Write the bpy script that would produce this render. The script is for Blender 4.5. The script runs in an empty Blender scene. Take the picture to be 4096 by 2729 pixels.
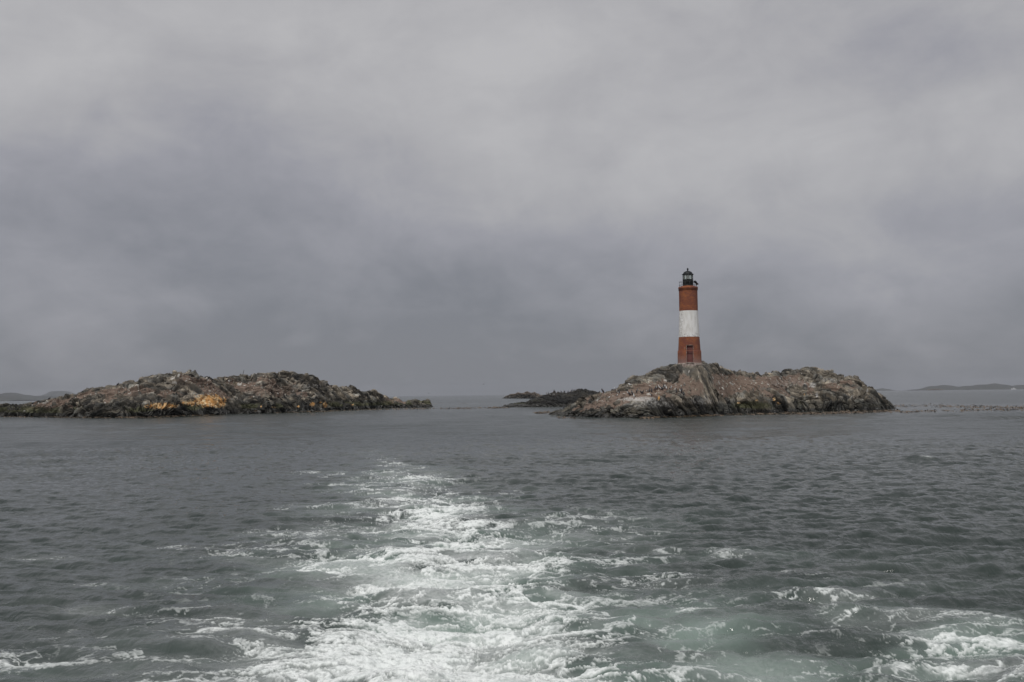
import bpy, bmesh, math, random
import numpy as np
from mathutils import Vector, Matrix

scene = bpy.context.scene
COL = scene.collection
R = math.radians

# ------------------------------------------------------------------ camera
CAM_H = 2.8
FPX = 4096 * 35.0 / 36.0
cam_data = bpy.data.cameras.new("camera")
cam_data.lens = 35.0
cam_data.sensor_width = 36.0
cam_data.clip_start = 0.1
cam_data.clip_end = 60000.0
cam = bpy.data.objects.new("camera", cam_data)
COL.objects.link(cam)
CAM_ROT = Matrix.Rotation(R(90 + 3.08), 3, 'X') @ Matrix.Rotation(R(-0.66), 3, 'Z')
cam.matrix_world = Matrix.Translation((0, 0, CAM_H)) @ CAM_ROT.to_4x4()
scene.camera = cam

# ------------------------------------------------------------------ render look
scene.view_settings.view_transform = 'Standard'
scene.view_settings.look = 'None'
scene.view_settings.exposure = 0.55
scene.view_settings.gamma = 1.0
scene.render.engine = 'CYCLES'
scene.cycles.max_bounces = 6
scene.cycles.transparent_max_bounces = 12
scene.cycles.volume_bounces = 0
scene.cycles.use_denoising = True
scene.cycles.denoising_prefilter = 'ACCURATE'
scene.cycles.use_adaptive_sampling = False

# ------------------------------------------------------------------ sun
SUN_AZ, SUN_EL = 200.0, 56.0          # compass style: 0 = +Y, clockwise; the sun stands behind the camera
sun_data = bpy.data.lights.new("sun", 'SUN')
sun_data.energy = 1.5
sun_data.angle = R(14)
sun_data.color = (1.0, 0.965, 0.92)
sun = bpy.data.objects.new("sun", sun_data)
COL.objects.link(sun)
_d = Vector((math.sin(R(SUN_AZ)) * math.cos(R(SUN_EL)), math.cos(R(SUN_AZ)) * math.cos(R(SUN_EL)), math.sin(R(SUN_EL))))
sun.rotation_euler = _d.to_track_quat('Z', 'Y').to_euler()
sun.location = (0, -20, 60)


class NT:
    """small helper for writing node trees"""
    def __init__(self, tree):
        self.t = tree
        tree.nodes.clear()

    def n(self, typ, **kw):
        nd = self.t.nodes.new(typ)
        ins = kw.pop('ins', {})
        for k, v in kw.items():
            setattr(nd, k, v)
        for k, v in ins.items():
            self.set(nd.inputs[k], v)
        return nd

    def set(self, sock, v):
        if isinstance(v, bpy.types.NodeSocket):
            self.t.links.new(v, sock)
        else:
            if sock.type == 'RGBA' and len(v) == 3:
                v = (*v, 1)
            sock.default_value = v

    def math(self, op, a, b=0.0, c=0.0, clamp=False):
        nd = self.n('ShaderNodeMath', operation=op, use_clamp=clamp)
        for i, v in enumerate((a, b, c)):
            self.set(nd.inputs[i], v)
        return nd.outputs[0]

    def vmath(self, op, a, b=(0, 0, 0)):
        nd = self.n('ShaderNodeVectorMath', operation=op)
        self.set(nd.inputs[0], a)
        self.set(nd.inputs[1], b)
        return nd.outputs[0]

    def mix(self, f, a, b, blend='MIX'):
        nd = self.n('ShaderNodeMix', data_type='RGBA', blend_type=blend)
        self.set(nd.inputs[0], f)
        self.set(nd.inputs[6], a)
        self.set(nd.inputs[7], b)
        return nd.outputs[2]

    def noise(self, vec, scale, detail=4.0, rough=0.55, dist=0.0, out=0):
        nd = self.n('ShaderNodeTexNoise', ins={'Scale': scale, 'Detail': detail, 'Roughness': rough, 'Distortion': dist})
        if vec is not None:
            self.set(nd.inputs['Vector'], vec)
        return nd.outputs[out]

    def step(self, v, lo, hi, a=0.0, b=1.0):
        nd = self.n('ShaderNodeMapRange', interpolation_type='SMOOTHSTEP')
        for i, x in enumerate((v, lo, hi, a, b)):
            self.set(nd.inputs[i], x)
        return nd.outputs[0]

    def attr(self, name):
        return self.n('ShaderNodeAttribute', attribute_name=name).outputs['Fac']


def px_dir(px, py):
    v = CAM_ROT @ Vector(((px - 2048.0) / FPX, -(py - 1364.5) / FPX, -1.0))
    return v


# ------------------------------------------------------------------ world: overcast sky
world = bpy.data.worlds.new("World")
scene.world = world
world.use_nodes = True
N = NT(world.node_tree)
tc = N.n('ShaderNodeTexCoord')
dvec = N.vmath('NORMALIZE', tc.outputs['Generated'])
sep = N.n('ShaderNodeSeparateXYZ', ins={0: dvec})
dx, dy, dz = sep.outputs
sky = N.n('ShaderNodeTexSky', sky_type='NISHITA', sun_disc=False, sun_elevation=R(SUN_EL), sun_rotation=R(SUN_AZ))
bg_sky = N.n('ShaderNodeBackground', ins={'Color': sky.outputs[0], 'Strength': 0.07})
# cloud sheet: direction projected onto a flat layer overhead
zz = N.math('ADD', N.math('MAXIMUM', dz, 0.0), 0.26)
sheet = N.n('ShaderNodeCombineXYZ', ins={0: N.math('DIVIDE', dx, zz), 1: N.math('DIVIDE', dy, zz), 2: 3.7}).outputs[0]
rot = N.n('ShaderNodeMapping', ins={'Vector': sheet, 'Rotation': (0, 0, R(28)), 'Scale': (1.0, 1.0, 1)}).outputs[0]
n1 = N.noise(rot, 0.75, 5.0, 0.5, 0.7)
n2 = N.noise(rot, 2.6, 6.0, 0.55, 0.9)
n3 = N.noise(rot, 0.28, 2.0, 0.5, 0.3)
n4 = N.noise(N.n('ShaderNodeMapping', ins={'Vector': dvec, 'Scale': (4.2, 4.2, 6.4), 'Rotation': (0, R(14), 0)}).outputs[0], 1.0, 7.0, 0.56, 0.4)
n5 = N.noise(N.n('ShaderNodeMapping', ins={'Vector': dvec, 'Scale': (11, 11, 17), 'Rotation': (0, R(10), 0)}).outputs[0], 1.0, 7.0, 0.6, 0.5)
v = N.step(dz, 0.0, 0.28, 0.05, 0.68)
v = N.math('ADD', v, N.math('MULTIPLY', N.math('SUBTRACT', n5, 0.5), 0.48))
v = N.math('ADD', v, N.math('MULTIPLY', N.math('SUBTRACT', n4, 0.5), 0.90))
v = N.math('ADD', v, N.math('MULTIPLY', N.math('SUBTRACT', n1, 0.5), 0.50))
v = N.math('ADD', v, N.math('MULTIPLY', N.math('SUBTRACT', n2, 0.5), 0.24))
v = N.math('ADD', v, N.math('MULTIPLY', N.math('SUBTRACT', n3, 0.5), 0.3))
SKY_PATCHES = [  # broad lighter and darker cloud banks
    (900, 810, 850, 260, -0.11), (1650, 1180, 1000, 200, -0.14), (450, 720, 600, 170, -0.08),
    (200, 1140, 480, 140, 0.20), (1750, 230, 800, 260, 0.14), (3500, 880, 800, 380, 0.08),
    (2350, 820, 600, 220, 0.12), (3750, 180, 520, 220, -0.14), (300, 150, 600, 260, 0.10), (3000, 1200, 1100, 120, 0.06),
    (2400, 320, 180, 60, -0.05), (900, 380, 200, 180, -0.06), (3900, 1120, 400, 120, 0.10)]
for (cx, cy, rx, ry, am) in SKY_PATCHES:
    c = px_dir(cx, cy).normalized()
    a_ = N.math('MULTIPLY', N.math('SUBTRACT', dx, c.x), FPX / rx)
    b_ = N.math('MULTIPLY', N.math('SUBTRACT', dz, c.z), FPX / ry)
    e_ = N.math('EXPONENT', N.math('MULTIPLY', N.math('ADD', N.math('MULTIPLY', a_, a_), N.math('MULTIPLY', b_, b_)), -0.8))
    e_ = N.math('MULTIPLY', e_, N.math('GREATER_THAN', dy, 0.0))
    v = N.math('MULTIPLY_ADD', e_, am, v)
ramp = N.n('ShaderNodeValToRGB', ins={0: v})
cr = ramp.color_ramp
cr.elements[0].position, cr.elements[0].color = 0.0, (0.190, 0.197, 0.222, 1)
cr.elements[1].position, cr.elements[1].color = 1.0, (0.458, 0.452, 0.461, 1)
e = cr.elements.new(0.45); e.color = (0.304, 0.304, 0.333, 1)
e = cr.elements.new(0.68); e.color = (0.375, 0.371, 0.386, 1)
# the cloud deck thins towards the zenith and behind the camera, where it is brighter
up = N.math('ADD', N.step(dz, 0.42, 0.9, 1.0, 1.55), N.step(dy, 0.1, -0.6, 0.0, 0.25))
cloud = N.mix(1.0, ramp.outputs[0], N.n('ShaderNodeCombineXYZ', ins={0: up, 1: up, 2: up}).outputs[0], 'MULTIPLY')
bg_cloud = N.n('ShaderNodeBackground', ins={'Color': cloud, 'Strength': 0.74})
mixs = N.n('ShaderNodeMixShader', ins={0: 0.96, 1: bg_sky.outputs[0], 2: bg_cloud.outputs[0]})
N.n('ShaderNodeOutputWorld', ins={0: mixs.outputs[0]})


# ------------------------------------------------------------------ helpers: projection, tags, meshes, noise
_CR = np.array(CAM_ROT)


def px_ray(px, py):
    return np.array(px_dir(px, py))


def px_ground(px, py):
    d = px_ray(px, py)
    t = CAM_H / -d[2]
    return np.array([d[0] * t, d[1] * t, 0.0])


def px_at(px, py, Y):
    d = px_ray(px, py)
    t = Y / d[1]
    return np.array([d[0] * t, Y, CAM_H + d[2] * t])


def project(P):
    """world points (n,3) -> photo pixel coordinates, used to author masks"""
    q = (P - np.array([0, 0, CAM_H])) @ _CR
    w = -q[:, 2]
    return 2048 + FPX * q[:, 0] / w, 1364.5 - FPX * q[:, 1] / w


def tag(o, label=None, cat=None, group=None, kind=None):
    if label: o["label"] = label
    if cat: o["category"] = cat
    if group: o["group"] = group
    if kind: o["kind"] = kind
    return o


def link(o, parent=None):
    COL.objects.link(o)
    if parent is not None:
        o.parent = parent
    return o


def np_mesh(name, V, F, mats, smooth=True, attrs=None):
    """V (n,3), F (m,4) int"""
    me = bpy.data.meshes.new(name)
    me.vertices.add(len(V))
    me.vertices.foreach_set('co', np.ascontiguousarray(V, dtype=np.float32).ravel())
    k = F.shape[1]
    me.loops.add(F.size)
    me.loops.foreach_set('vertex_index', np.ascontiguousarray(F, dtype=np.int32).ravel())
    me.polygons.add(len(F))
    me.polygons.foreach_set('loop_start', np.arange(0, F.size, k, dtype=np.int32))
    me.polygons.foreach_set('use_smooth', np.full(len(F), smooth, dtype=bool))
    me.update(calc_edges=True)
    for nm, arr in (attrs or {}).items():
        a = me.attributes.new(nm, 'FLOAT', 'POINT')
        a.data.foreach_set('value', np.ascontiguousarray(arr, dtype=np.float32))
    for m in mats:
        me.materials.append(m)
    return me


def grid_faces(nr, nc):
    i = np.arange(nr - 1)[:, None] * nc + np.arange(nc - 1)[None, :]
    i = i.ravel()
    return np.stack([i, i + 1, i + nc + 1, i + nc], axis=1)


_rng = np.random.default_rng(7)
_LAT = _rng.random((256, 256)).astype(np.float32)


def vnoise(x, y, s=0):
    """periodic value noise 0..1"""
    x = x + 37.17 * s
    y = y + 91.73 * s
    xi = np.floor(x).astype(np.int64)
    yi = np.floor(y).astype(np.int64)
    fx = (x - xi).astype(np.float32)
    fy = (y - yi).astype(np.float32)
    fx = fx * fx * fx * (fx * (fx * 6 - 15) + 10)
    fy = fy * fy * fy * (fy * (fy * 6 - 15) + 10)
    x0, x1, y0, y1 = xi & 255, (xi + 1) & 255, yi & 255, (yi + 1) & 255
    a = _LAT[y0, x0]; b = _LAT[y0, x1]; c = _LAT[y1, x0]; d = _LAT[y1, x1]
    return (a + (b - a) * fx) * (1 - fy) + (c + (d - c) * fx) * fy


def fbm(x, y, s=0, octv=4, gain=0.5):
    t = 0; a = 1.0; w = 0
    for k in range(octv):
        t = t + a * vnoise(x, y, s + k * 3)
        w += a
        a *= gain
        x, y = (x * 0.8 - y * 0.6) * 2.03, (x * 0.6 + y * 0.8) * 2.03
    return t / w


def sstep(x, lo, hi):
    t = np.clip((x - lo) / (hi - lo), 0, 1)
    return t * t * (3 - 2 * t)


def uhash(ix, iy, iz, s):
    h = (ix * np.uint32(374761393) + iy * np.uint32(668265263) + iz * np.uint32(2147483647) + np.uint32(s * 974711 & 0xffffffff))
    h = (h ^ (h >> np.uint32(13))) * np.uint32(1274126177)
    h = (h ^ (h >> np.uint32(16))) * np.uint32(2246822519)
    return h ^ (h >> np.uint32(15))


def worley(P, s):
    """3-D cell noise: F1, F2, four random values of the nearest cell, offset from its point"""
    B = np.floor(P).astype(np.int64)
    n = len(P)
    f1 = np.full(n, 9e9, np.float32); f2 = f1.copy()
    hid = np.zeros(n, np.uint32)
    off = np.zeros((n, 3), np.float32)
    for i in (-1, 0, 1):
        for j in (-1, 0, 1):
            for k in (-1, 0, 1):
                cx, cy, cz = B[:, 0] + i, B[:, 1] + j, B[:, 2] + k
                h = uhash(cx.astype(np.uint32), cy.astype(np.uint32), cz.astype(np.uint32), s)
                ox = P[:, 0] - (cx + 0.1 + 0.8 * ((h & np.uint32(1023)) / 1023.0))
                oy = P[:, 1] - (cy + 0.1 + 0.8 * (((h >> np.uint32(10)) & np.uint32(1023)) / 1023.0))
                oz = P[:, 2] - (cz + 0.1 + 0.8 * (((h >> np.uint32(20)) & np.uint32(1023)) / 1023.0))
                d = (ox * ox + oy * oy + oz * oz).astype(np.float32)
                new = d < f1
                f2 = np.where(new, f1, np.minimum(f2, d))
                f1 = np.where(new, d, f1)
                hid = np.where(new, h, hid)
                off[new, 0] = ox[new]; off[new, 1] = oy[new]; off[new, 2] = oz[new]
    r = []
    h = hid
    for k in range(4):
        h = (h ^ np.uint32(0x9e3779b9 + k * 77777 & 0xffffffff)) * np.uint32(2654435761)
        h = h ^ (h >> np.uint32(15))
        r.append((h & np.uint32(65535)) / 65535.0)
    return np.sqrt(f1), np.sqrt(f2), r, off


def new_mat(name):
    m = bpy.data.materials.new(name)
    m.use_nodes = True
    return m, NT(m.node_tree)


def principled(N, color, rough=0.7, bump=None, bstr=0.4, bdist=0.05, **ins):
    b = N.n('ShaderNodeBsdfPrincipled')
    N.set(b.inputs['Base Color'], color)
    N.set(b.inputs['Roughness'], rough)
    for k, v in ins.items():
        N.set(b.inputs[k.replace('_', ' ')], v)
    if bump is not None:
        bp = N.n('ShaderNodeBump', ins={'Height': bump, 'Strength': bstr, 'Distance': bdist})
        N.set(b.inputs['Normal'], bp.outputs[0])
    return b.outputs[0]


def out(N, sh):
    N.n('ShaderNodeOutputMaterial', ins={0: sh})


# ------------------------------------------------------------------ the sea
def ocean_tile(n, L, lmin, lmax, wind, power, seed, kexp=-4.0):
    """periodic height and horizontal-shift tiles with unit rms slope"""
    rg = np.random.default_rng(seed)
    k = np.fft.fftfreq(n, d=L / n) * 2 * np.pi
    kx, ky = np.meshgrid(k, k)
    kk = np.sqrt(kx * kx + ky * ky); kk[0, 0] = 1
    lam = 2 * np.pi / kk
    c = (kx * math.cos(wind) + ky * math.sin(wind)) / kk
    spec = kk ** kexp * (np.abs(c) ** power + 0.06)
    band = sstep(lam, lmin, lmin * 1.3) * (1 - sstep(lam, lmax * 0.8, lmax))
    amp = np.sqrt(spec * band)
    z = (rg.normal(size=(n, n)) + 1j * rg.normal(size=(n, n))) * amp
    z[0, 0] = 0
    h = np.fft.ifft2(z)
    gx = np.real(np.fft.ifft2(1j * kx * z)); gy = np.real(np.fft.ifft2(1j * ky * z))
    s = math.sqrt((gx ** 2 + gy ** 2).mean())
    sx = np.real(np.fft.ifft2(-1j * kx / kk * z)); sy = np.real(np.fft.ifft2(-1j * ky / kk * z))
    return [(t / s).astype(np.float32) for t in (np.real(h), sx, sy)]


def sample(tiles, L, x, y):
    n = tiles[0].shape[0]
    u = x * (n / L); v = y * (n / L)
    ui = np.floor(u).astype(np.int64); vi = np.floor(v).astype(np.int64)
    fu = (u - ui).astype(np.float32); fv = (v - vi).astype(np.float32)
    u0, u1, v0, v1 = ui % n, (ui + 1) % n, vi % n, (vi + 1) % n
    res = []
    for t in tiles:
        a = t[v0, u0]; b = t[v0, u1]; c = t[v1, u0]; d = t[v1, u1]
        res.append((a + (b - a) * fu) * (1 - fv) + (c + (d - c) * fu) * fv)
    return res


# wake: centre, half width and foam cover by photo row
WAKE = np.array([
    (1560, 1550, 60, 0.0), (1790, 1530, 80, 0.03), (1840, 1540, 110, 0.13), (1870, 1570, 140, 0.28), (1920, 1610, 180, 0.42), (1980, 1670, 230, 0.52),
    (2050, 1730, 290, 0.60), (2130, 1760, 350, 0.66), (2200, 1760, 400, 0.72), (2300, 1740, 470, 0.76), (2400, 1740, 520, 0.82),
    (2500, 1780, 600, 0.86), (2600, 1800, 740, 0.86), (2729, 1800, 860, 0.86), (3400, 1750, 1500, 0.8)], dtype=float)
# further foam patches: centre, radii, foam cover, milky aerated water
PATCHES = [
    (3820, 2560, 420, 60, 0.52, 0.75), (4030, 2690, 230, 60, 0.56, 0.7), (3700, 2650, 300, 40, 0.46, 0.65), (3600, 2475, 330, 34, 0.44, 0.5), (3960, 2505, 200, 34, 0.46, 0.45),
    (3500, 2640, 260, 50, 0.40, 0.35), (2720, 2520, 330, 100, 0.16, 0.95), (2900, 2660, 430, 90, 0.42, 0.75), (2500, 2680, 300, 80, 0.45, 0.8),
    (3050, 2235, 260, 18, 0.25, 0.30), (3250, 2290, 260, 16, 0.20, 0.2), (3350, 2405, 320, 16, 0.36, 0.15),
    (2650, 2310, 320, 60, 0.26, 0.25), (2300, 2110, 420, 60, 0.26, 0.20), (2450, 2230, 350, 50, 0.28, 0.2), (2800, 2440, 260, 20, 0.34, 0.5),
    (110, 2665, 240, 42, 0.46, 0.45), (300, 2235, 220, 14, 0.30, 0.05), (250, 2450, 250, 26, 0.30, 0.10), (420, 2345, 150, 14, 0.26, 0.05),
    (900, 2320, 300, 60, 0.17, 0.12), (1150, 2230, 320, 50, 0.28, 0.20), (1180, 2545, 420, 36, 0.52, 0.35), (1000, 2495, 300, 22, 0.36, 0.25),
    (860, 2670, 360, 60, 0.24, 0.55), (700, 2610, 330, 90, 0.14, 0.5), (1300, 2135, 330, 26, 0.32, 0.15), (1260, 2045, 200, 14, 0.26, 0.10),
    (1340, 1910, 140, 12, 0.26, 0.05), (1500, 1945, 260, 14, 0.26, 0.15), (700, 2185, 180, 8, 0.22, 0.0), (1150, 2440, 380, 30, 0.38, 0.3),
    (2800, 2000, 300, 60, 0.05, 0.0), (650, 2450, 600, 160, 0.09, 0.15), (3300, 2350, 600, 120, 0.10, 0.12),
    (1900, 1960, 260, 40, 0.16, 0.1), (1750, 1880, 260, 30, 0.10, 0.0)]
# floating kelp: polyline in photo pixels, band thickness in pixels, number of blades
KELP = [
    ([(3600, 1651), (3800, 1644), (3950, 1642), (4150, 1639)], 5, 420), ([(3560, 1626), (3700, 1624), (3850, 1628), (4000, 1632), (4200, 1632)], 7, 800),
    ([(3140, 1656), (3300, 1655), (3450, 1650), (3600, 1645)], 5, 900), ([(2560, 1675), (2750, 1668), (2900, 1663), (3140, 1656)], 2.5, 420),
    ([(330, 1672), (580, 1672), (860, 1661)], 2.5, 450), ([(0, 1669), (330, 1672)], 1.5, 200), ([(1100, 1653), (1300, 1647), (1480, 1639)], 2, 300),
    ([(1480, 1640), (1700, 1636), (1900, 1634), (2000, 1631)], 3.5, 900), ([(1950, 1633), (2040, 1633)], 2, 150), ([(2140, 1654), (2200, 1652)], 5, 140),
    ([(2230, 1673), (2310, 1675)], 3, 40), ([(1730, 1617), (1880, 1615)], 1.2, 60)]


def seg_dist(px, py, a, b):
    ax, ay = a; bx, by = b
    t = np.clip(((px - ax) * (bx - ax)) / (bx - ax), 0, 1)
    t = np.clip((px - ax) / (bx - ax), 0, 1)
    ex = np.maximum(np.maximum(ax - px, px - bx), 0)
    return np.abs(py - (ay + (by - ay) * t)), ex


def build_sea(mat):
    rs = [6.0]
    while rs[-1] < 11500:
        r = rs[-1]
        rs.append(r + min(max(0.018, r * r / (995 * CAM_H) / 3.2), r * 0.06))
    r = np.array(rs)
    az = np.radians(np.concatenate([np.arange(-76, -34, 0.13), np.arange(-34, 34, 0.042), np.arange(34, 76.01, 0.13)])); azm = math.degrees(az[-1])
    A, Rr = np.meshgrid(az, r)
    nr, nc = A.shape
    x = (Rr * np.sin(A)).ravel(); y = (Rr * np.cos(A)).ravel()
    n = len(x)
    P = np.stack([x, y, np.zeros(n)], 1)
    u, v = project(P)
    sp = np.minimum(np.maximum(0.018, Rr.ravel() ** 2 / (995 * CAM_H) / 3.2), Rr.ravel() * 0.06)

    # ---- foam cover and aerated water
    near = np.where((Rr.ravel() < 75))[0]
    un, vn, xn, yn = u[near], v[near], x[near], y[near]
    wob = (fbm(xn * 0.35, yn * 0.35, 3, 3) - 0.5)
    un_w = un + wob * 520 * np.clip((vn - 1560) / 800, 0.1, 1.2)
    c = np.interp(vn, WAKE[:, 0], WAKE[:, 1]); hw = np.interp(vn, WAKE[:, 0], WAKE[:, 2]); dn = np.interp(vn, WAKE[:, 0], WAKE[:, 3])
    q = np.abs(un_w - c) / hw
    D = dn * np.exp(-1.05 * q ** 2.4)
    AER = np.clip(dn * 1.05 * np.exp(-0.55 * q ** 2), 0, 1)
    D = np.maximum(D, 0.27 * dn * np.exp(-0.20 * q ** 2))
    vn_w = vn + wob * 60
    for (cx, cy, rx, ry, de, ae) in PATCHES:
        g = np.exp(-(((un_w - cx) / rx) ** 2 + ((vn_w - cy) / ry) ** 2))
        D = np.maximum(D, de * 0.85 * g)
        AER = np.maximum(AER, ae * np.exp(-(((un_w - cx) / rx / 1.25) ** 2 + ((vn_w - cy) / ry / 1.3) ** 2)))
    clump = fbm(xn * 0.5 + 9, yn * 0.7, 21, 3)
    D = np.clip(D * (0.62 + 0.62 * sstep(clump, 0.28, 0.7)), 0, 0.93)
    # lacy pattern: warped ridges at several scales, drawn out across the wake
    wx = fbm(xn * 1.4, yn * 1.4, 31, 6, 0.62) - 0.5; wy = fbm(xn * 1.4 + 50, yn * 1.4, 41, 6, 0.62) - 0.5
    qx = xn * 0.42 + 1.0 * wx; qy = yn + 1.1 * wy
    def ridge(s, sc):
        return 1 - np.abs(2 * vnoise(qx * sc, qy * sc, s) - 1)
    r1 = ridge(5, 1.5); r2 = ridge(11, 3.6); r3 = ridge(17, 8.0); r4 = ridge(23, 17.0)
    pat = 0.24 * r1 ** 1.5 + 0.30 * r2 ** 1.8 + 0.28 * r3 ** 1.6 + 0.18 * r4 + 0.16 * fbm(xn * 0.8, yn * 0.8, 47, 2)
    srt = np.sort(pat[:: max(1, len(pat) // 20000)])
    rank = np.interp(pat, srt, np.linspace(0, 1, len(srt)))
    foam_n = np.clip((rank - (1 - 1.15 * D)) / (0.30 + 0.50 * D), 0, 1) ** 0.9 * sstep(D, 0.02, 0.12)
    foam_n = np.maximum(foam_n, 0.68 * D ** 1.4 * sstep(fbm(xn * 0.9, yn * 1.3, 53, 4), 0.32, 0.62))
    FO = np.zeros(n, np.float32); AE = np.zeros(n, np.float32); DD = np.zeros(n, np.float32)
    FO[near] = foam_n
    milk = 0.16 + 0.60 * sstep(fbm(xn * 0.45, yn * 0.75, 61, 4), 0.34, 0.66)
    AE[near] = np.clip(AER * milk, 0, 1)
    DD[near] = np.clip(AER * 1.2, 0, 1)

    # ---- calm slicks: along the kelp, around the islands, patches in the wake
    calm = np.zeros(n)
    far = np.where((Rr.ravel() > 60) & (Rr.ravel() < 600))[0]
    for poly, th, _ in KELP:
        for a, b in zip(poly[:-1], poly[1:]):
            d, ex = seg_dist(u[far], v[far], a, b)
            calm[far] = np.maximum(calm[far], np.exp(-(d / (th * 2.2)) ** 2 - (ex / 40) ** 2))
    big = fbm(x * 0.035 + 3, y * 0.014, 71, 3)
    gust = 0.70 + 0.95 * sstep(big, 0.3, 0.7)
    side = 0.74 + 0.42 * sstep(x / np.maximum(y, 5), -0.25, 0.22)
    wind = np.minimum(gust * side, 1.3) * (1 - 0.8 * calm)
    wk = DD * sstep(fbm(x * 0.45, y * 0.45, 81, 2), 0.30, 0.6)     # turbulent, flattened water in the wake

    # ---- waves
    TA = ocean_tile(1024, 83.0, 1.8, 14.0, R(98), 3.5, 1, -3.8)
    TB = ocean_tile(1024, 23.3, 0.26, 1.35, R(80), 3.5, 2, -3.6)
    TC = ocean_tile(512, 7.1, 0.07, 0.42, R(84), 1.4, 3, -3.6)
    z = np.zeros(n); hx = np.zeros(n); hy = np.zeros(n)
    for T, L, lam, sl, wm in ((TA, 83.0, 5.0, 0.065, wind), (TB, 23.3, 0.7, 0.33, wind * (1 - 0.35 * wk) + 0.2 * DD),
                              (TC, 7.1, 0.22, 0.22, wind * (1 - 0.7 * wk))):
        lod = 1 - sstep(sp, lam * 0.3, lam * 0.9)
        idx = np.where(lod > 0)[0]
        h, ax, ay = sample(T, L, x[idx], y[idx])
        w = lod[idx] * sl * wm[idx]
        z[idx] += h * w; hx[idx] += ax * w * (0.8 if lam > 0.3 else 0.3); hy[idx] += ay * w * (0.8 if lam > 0.3 else 0.3)
    # boils and lumps thrown up by the propellers
    lump = fbm(xn * 0.62 + 5, yn * 0.62, 91, 4, 0.45) - 0.5
    z[near] += DD[near] * lump * 0.50
    z[near] += foam_n * (0.018 + 0.03 * r3) * np.clip(D * 1.3, 0, 1)
    # one steeper breaking wavelet on the right
    wc = px_ground(3690, 1852); ddx = x - wc[0]; ddy = y - wc[1] + 0.12 * ddx
    crest = np.exp(-(ddx / 0.85) ** 2) * np.exp(-(ddy / np.where(ddy < 0, 0.55, 1.3)) ** 2)
    z += 0.26 * crest
    FO = np.maximum(FO, 0.6 * np.exp(-((ddx - 0.15) / 0.16) ** 2 - ((ddy - 0.02) / 0.14) ** 2)).astype(np.float32)
    V = np.stack([x + hx, y + hy, z], 1)
    F = grid_faces(nr, nc)
    LOD = 1 - sstep(sp, 0.24, 0.72)
    LODC = 1 - sstep(sp, 0.07, 0.2)
    rough_wind = wind

    # ---- the rest of the round sheet, outside the dense fan
    az2 = np.radians(np.linspace(azm, 360 - 76, 35)); r2_ = np.concatenate([[0.01], np.geomspace(6.0, 11500, 40)])
    A2, R2 = np.meshgrid(az2, r2_)
    V2 = np.stack([(R2 * np.sin(A2)).ravel(), (R2 * np.cos(A2)).ravel(), np.full(A2.size, -0.02)], 1)
    F2 = grid_faces(*A2.shape) + n
    az3 = np.radians(np.linspace(-76, azm, 25)); A3, R3 = np.meshgrid(az3, np.array([0.01, 6.0]))
    V3 = np.stack([(R3 * np.sin(A3)).ravel(), (R3 * np.cos(A3)).ravel(), np.full(A3.size, -0.02)], 1)
    F3 = grid_faces(*A3.shape) + n + len(V2)
    m = len(V2) + len(V3)
    cat = lambda a, val: np.concatenate([a, np.full(m, val)])
    me = np_mesh('sea', np.concatenate([V, V2, V3]), np.concatenate([F[:, ::-1], F2[:, ::-1], F3[:, ::-1]]), [mat], True,
                 {'foam': cat(FO, 0), 'aerated': cat(AE, 0), 'fine': cat(LOD, 0), 'ripple': cat(LODC, 0), 'wind': cat(rough_wind, 0.8)})
    o = link(bpy.data.objects.new('sea', me))
    tag(o, 'dark grey sea with white and green boat wake foam', 'sea', kind='structure')
    return o


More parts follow.
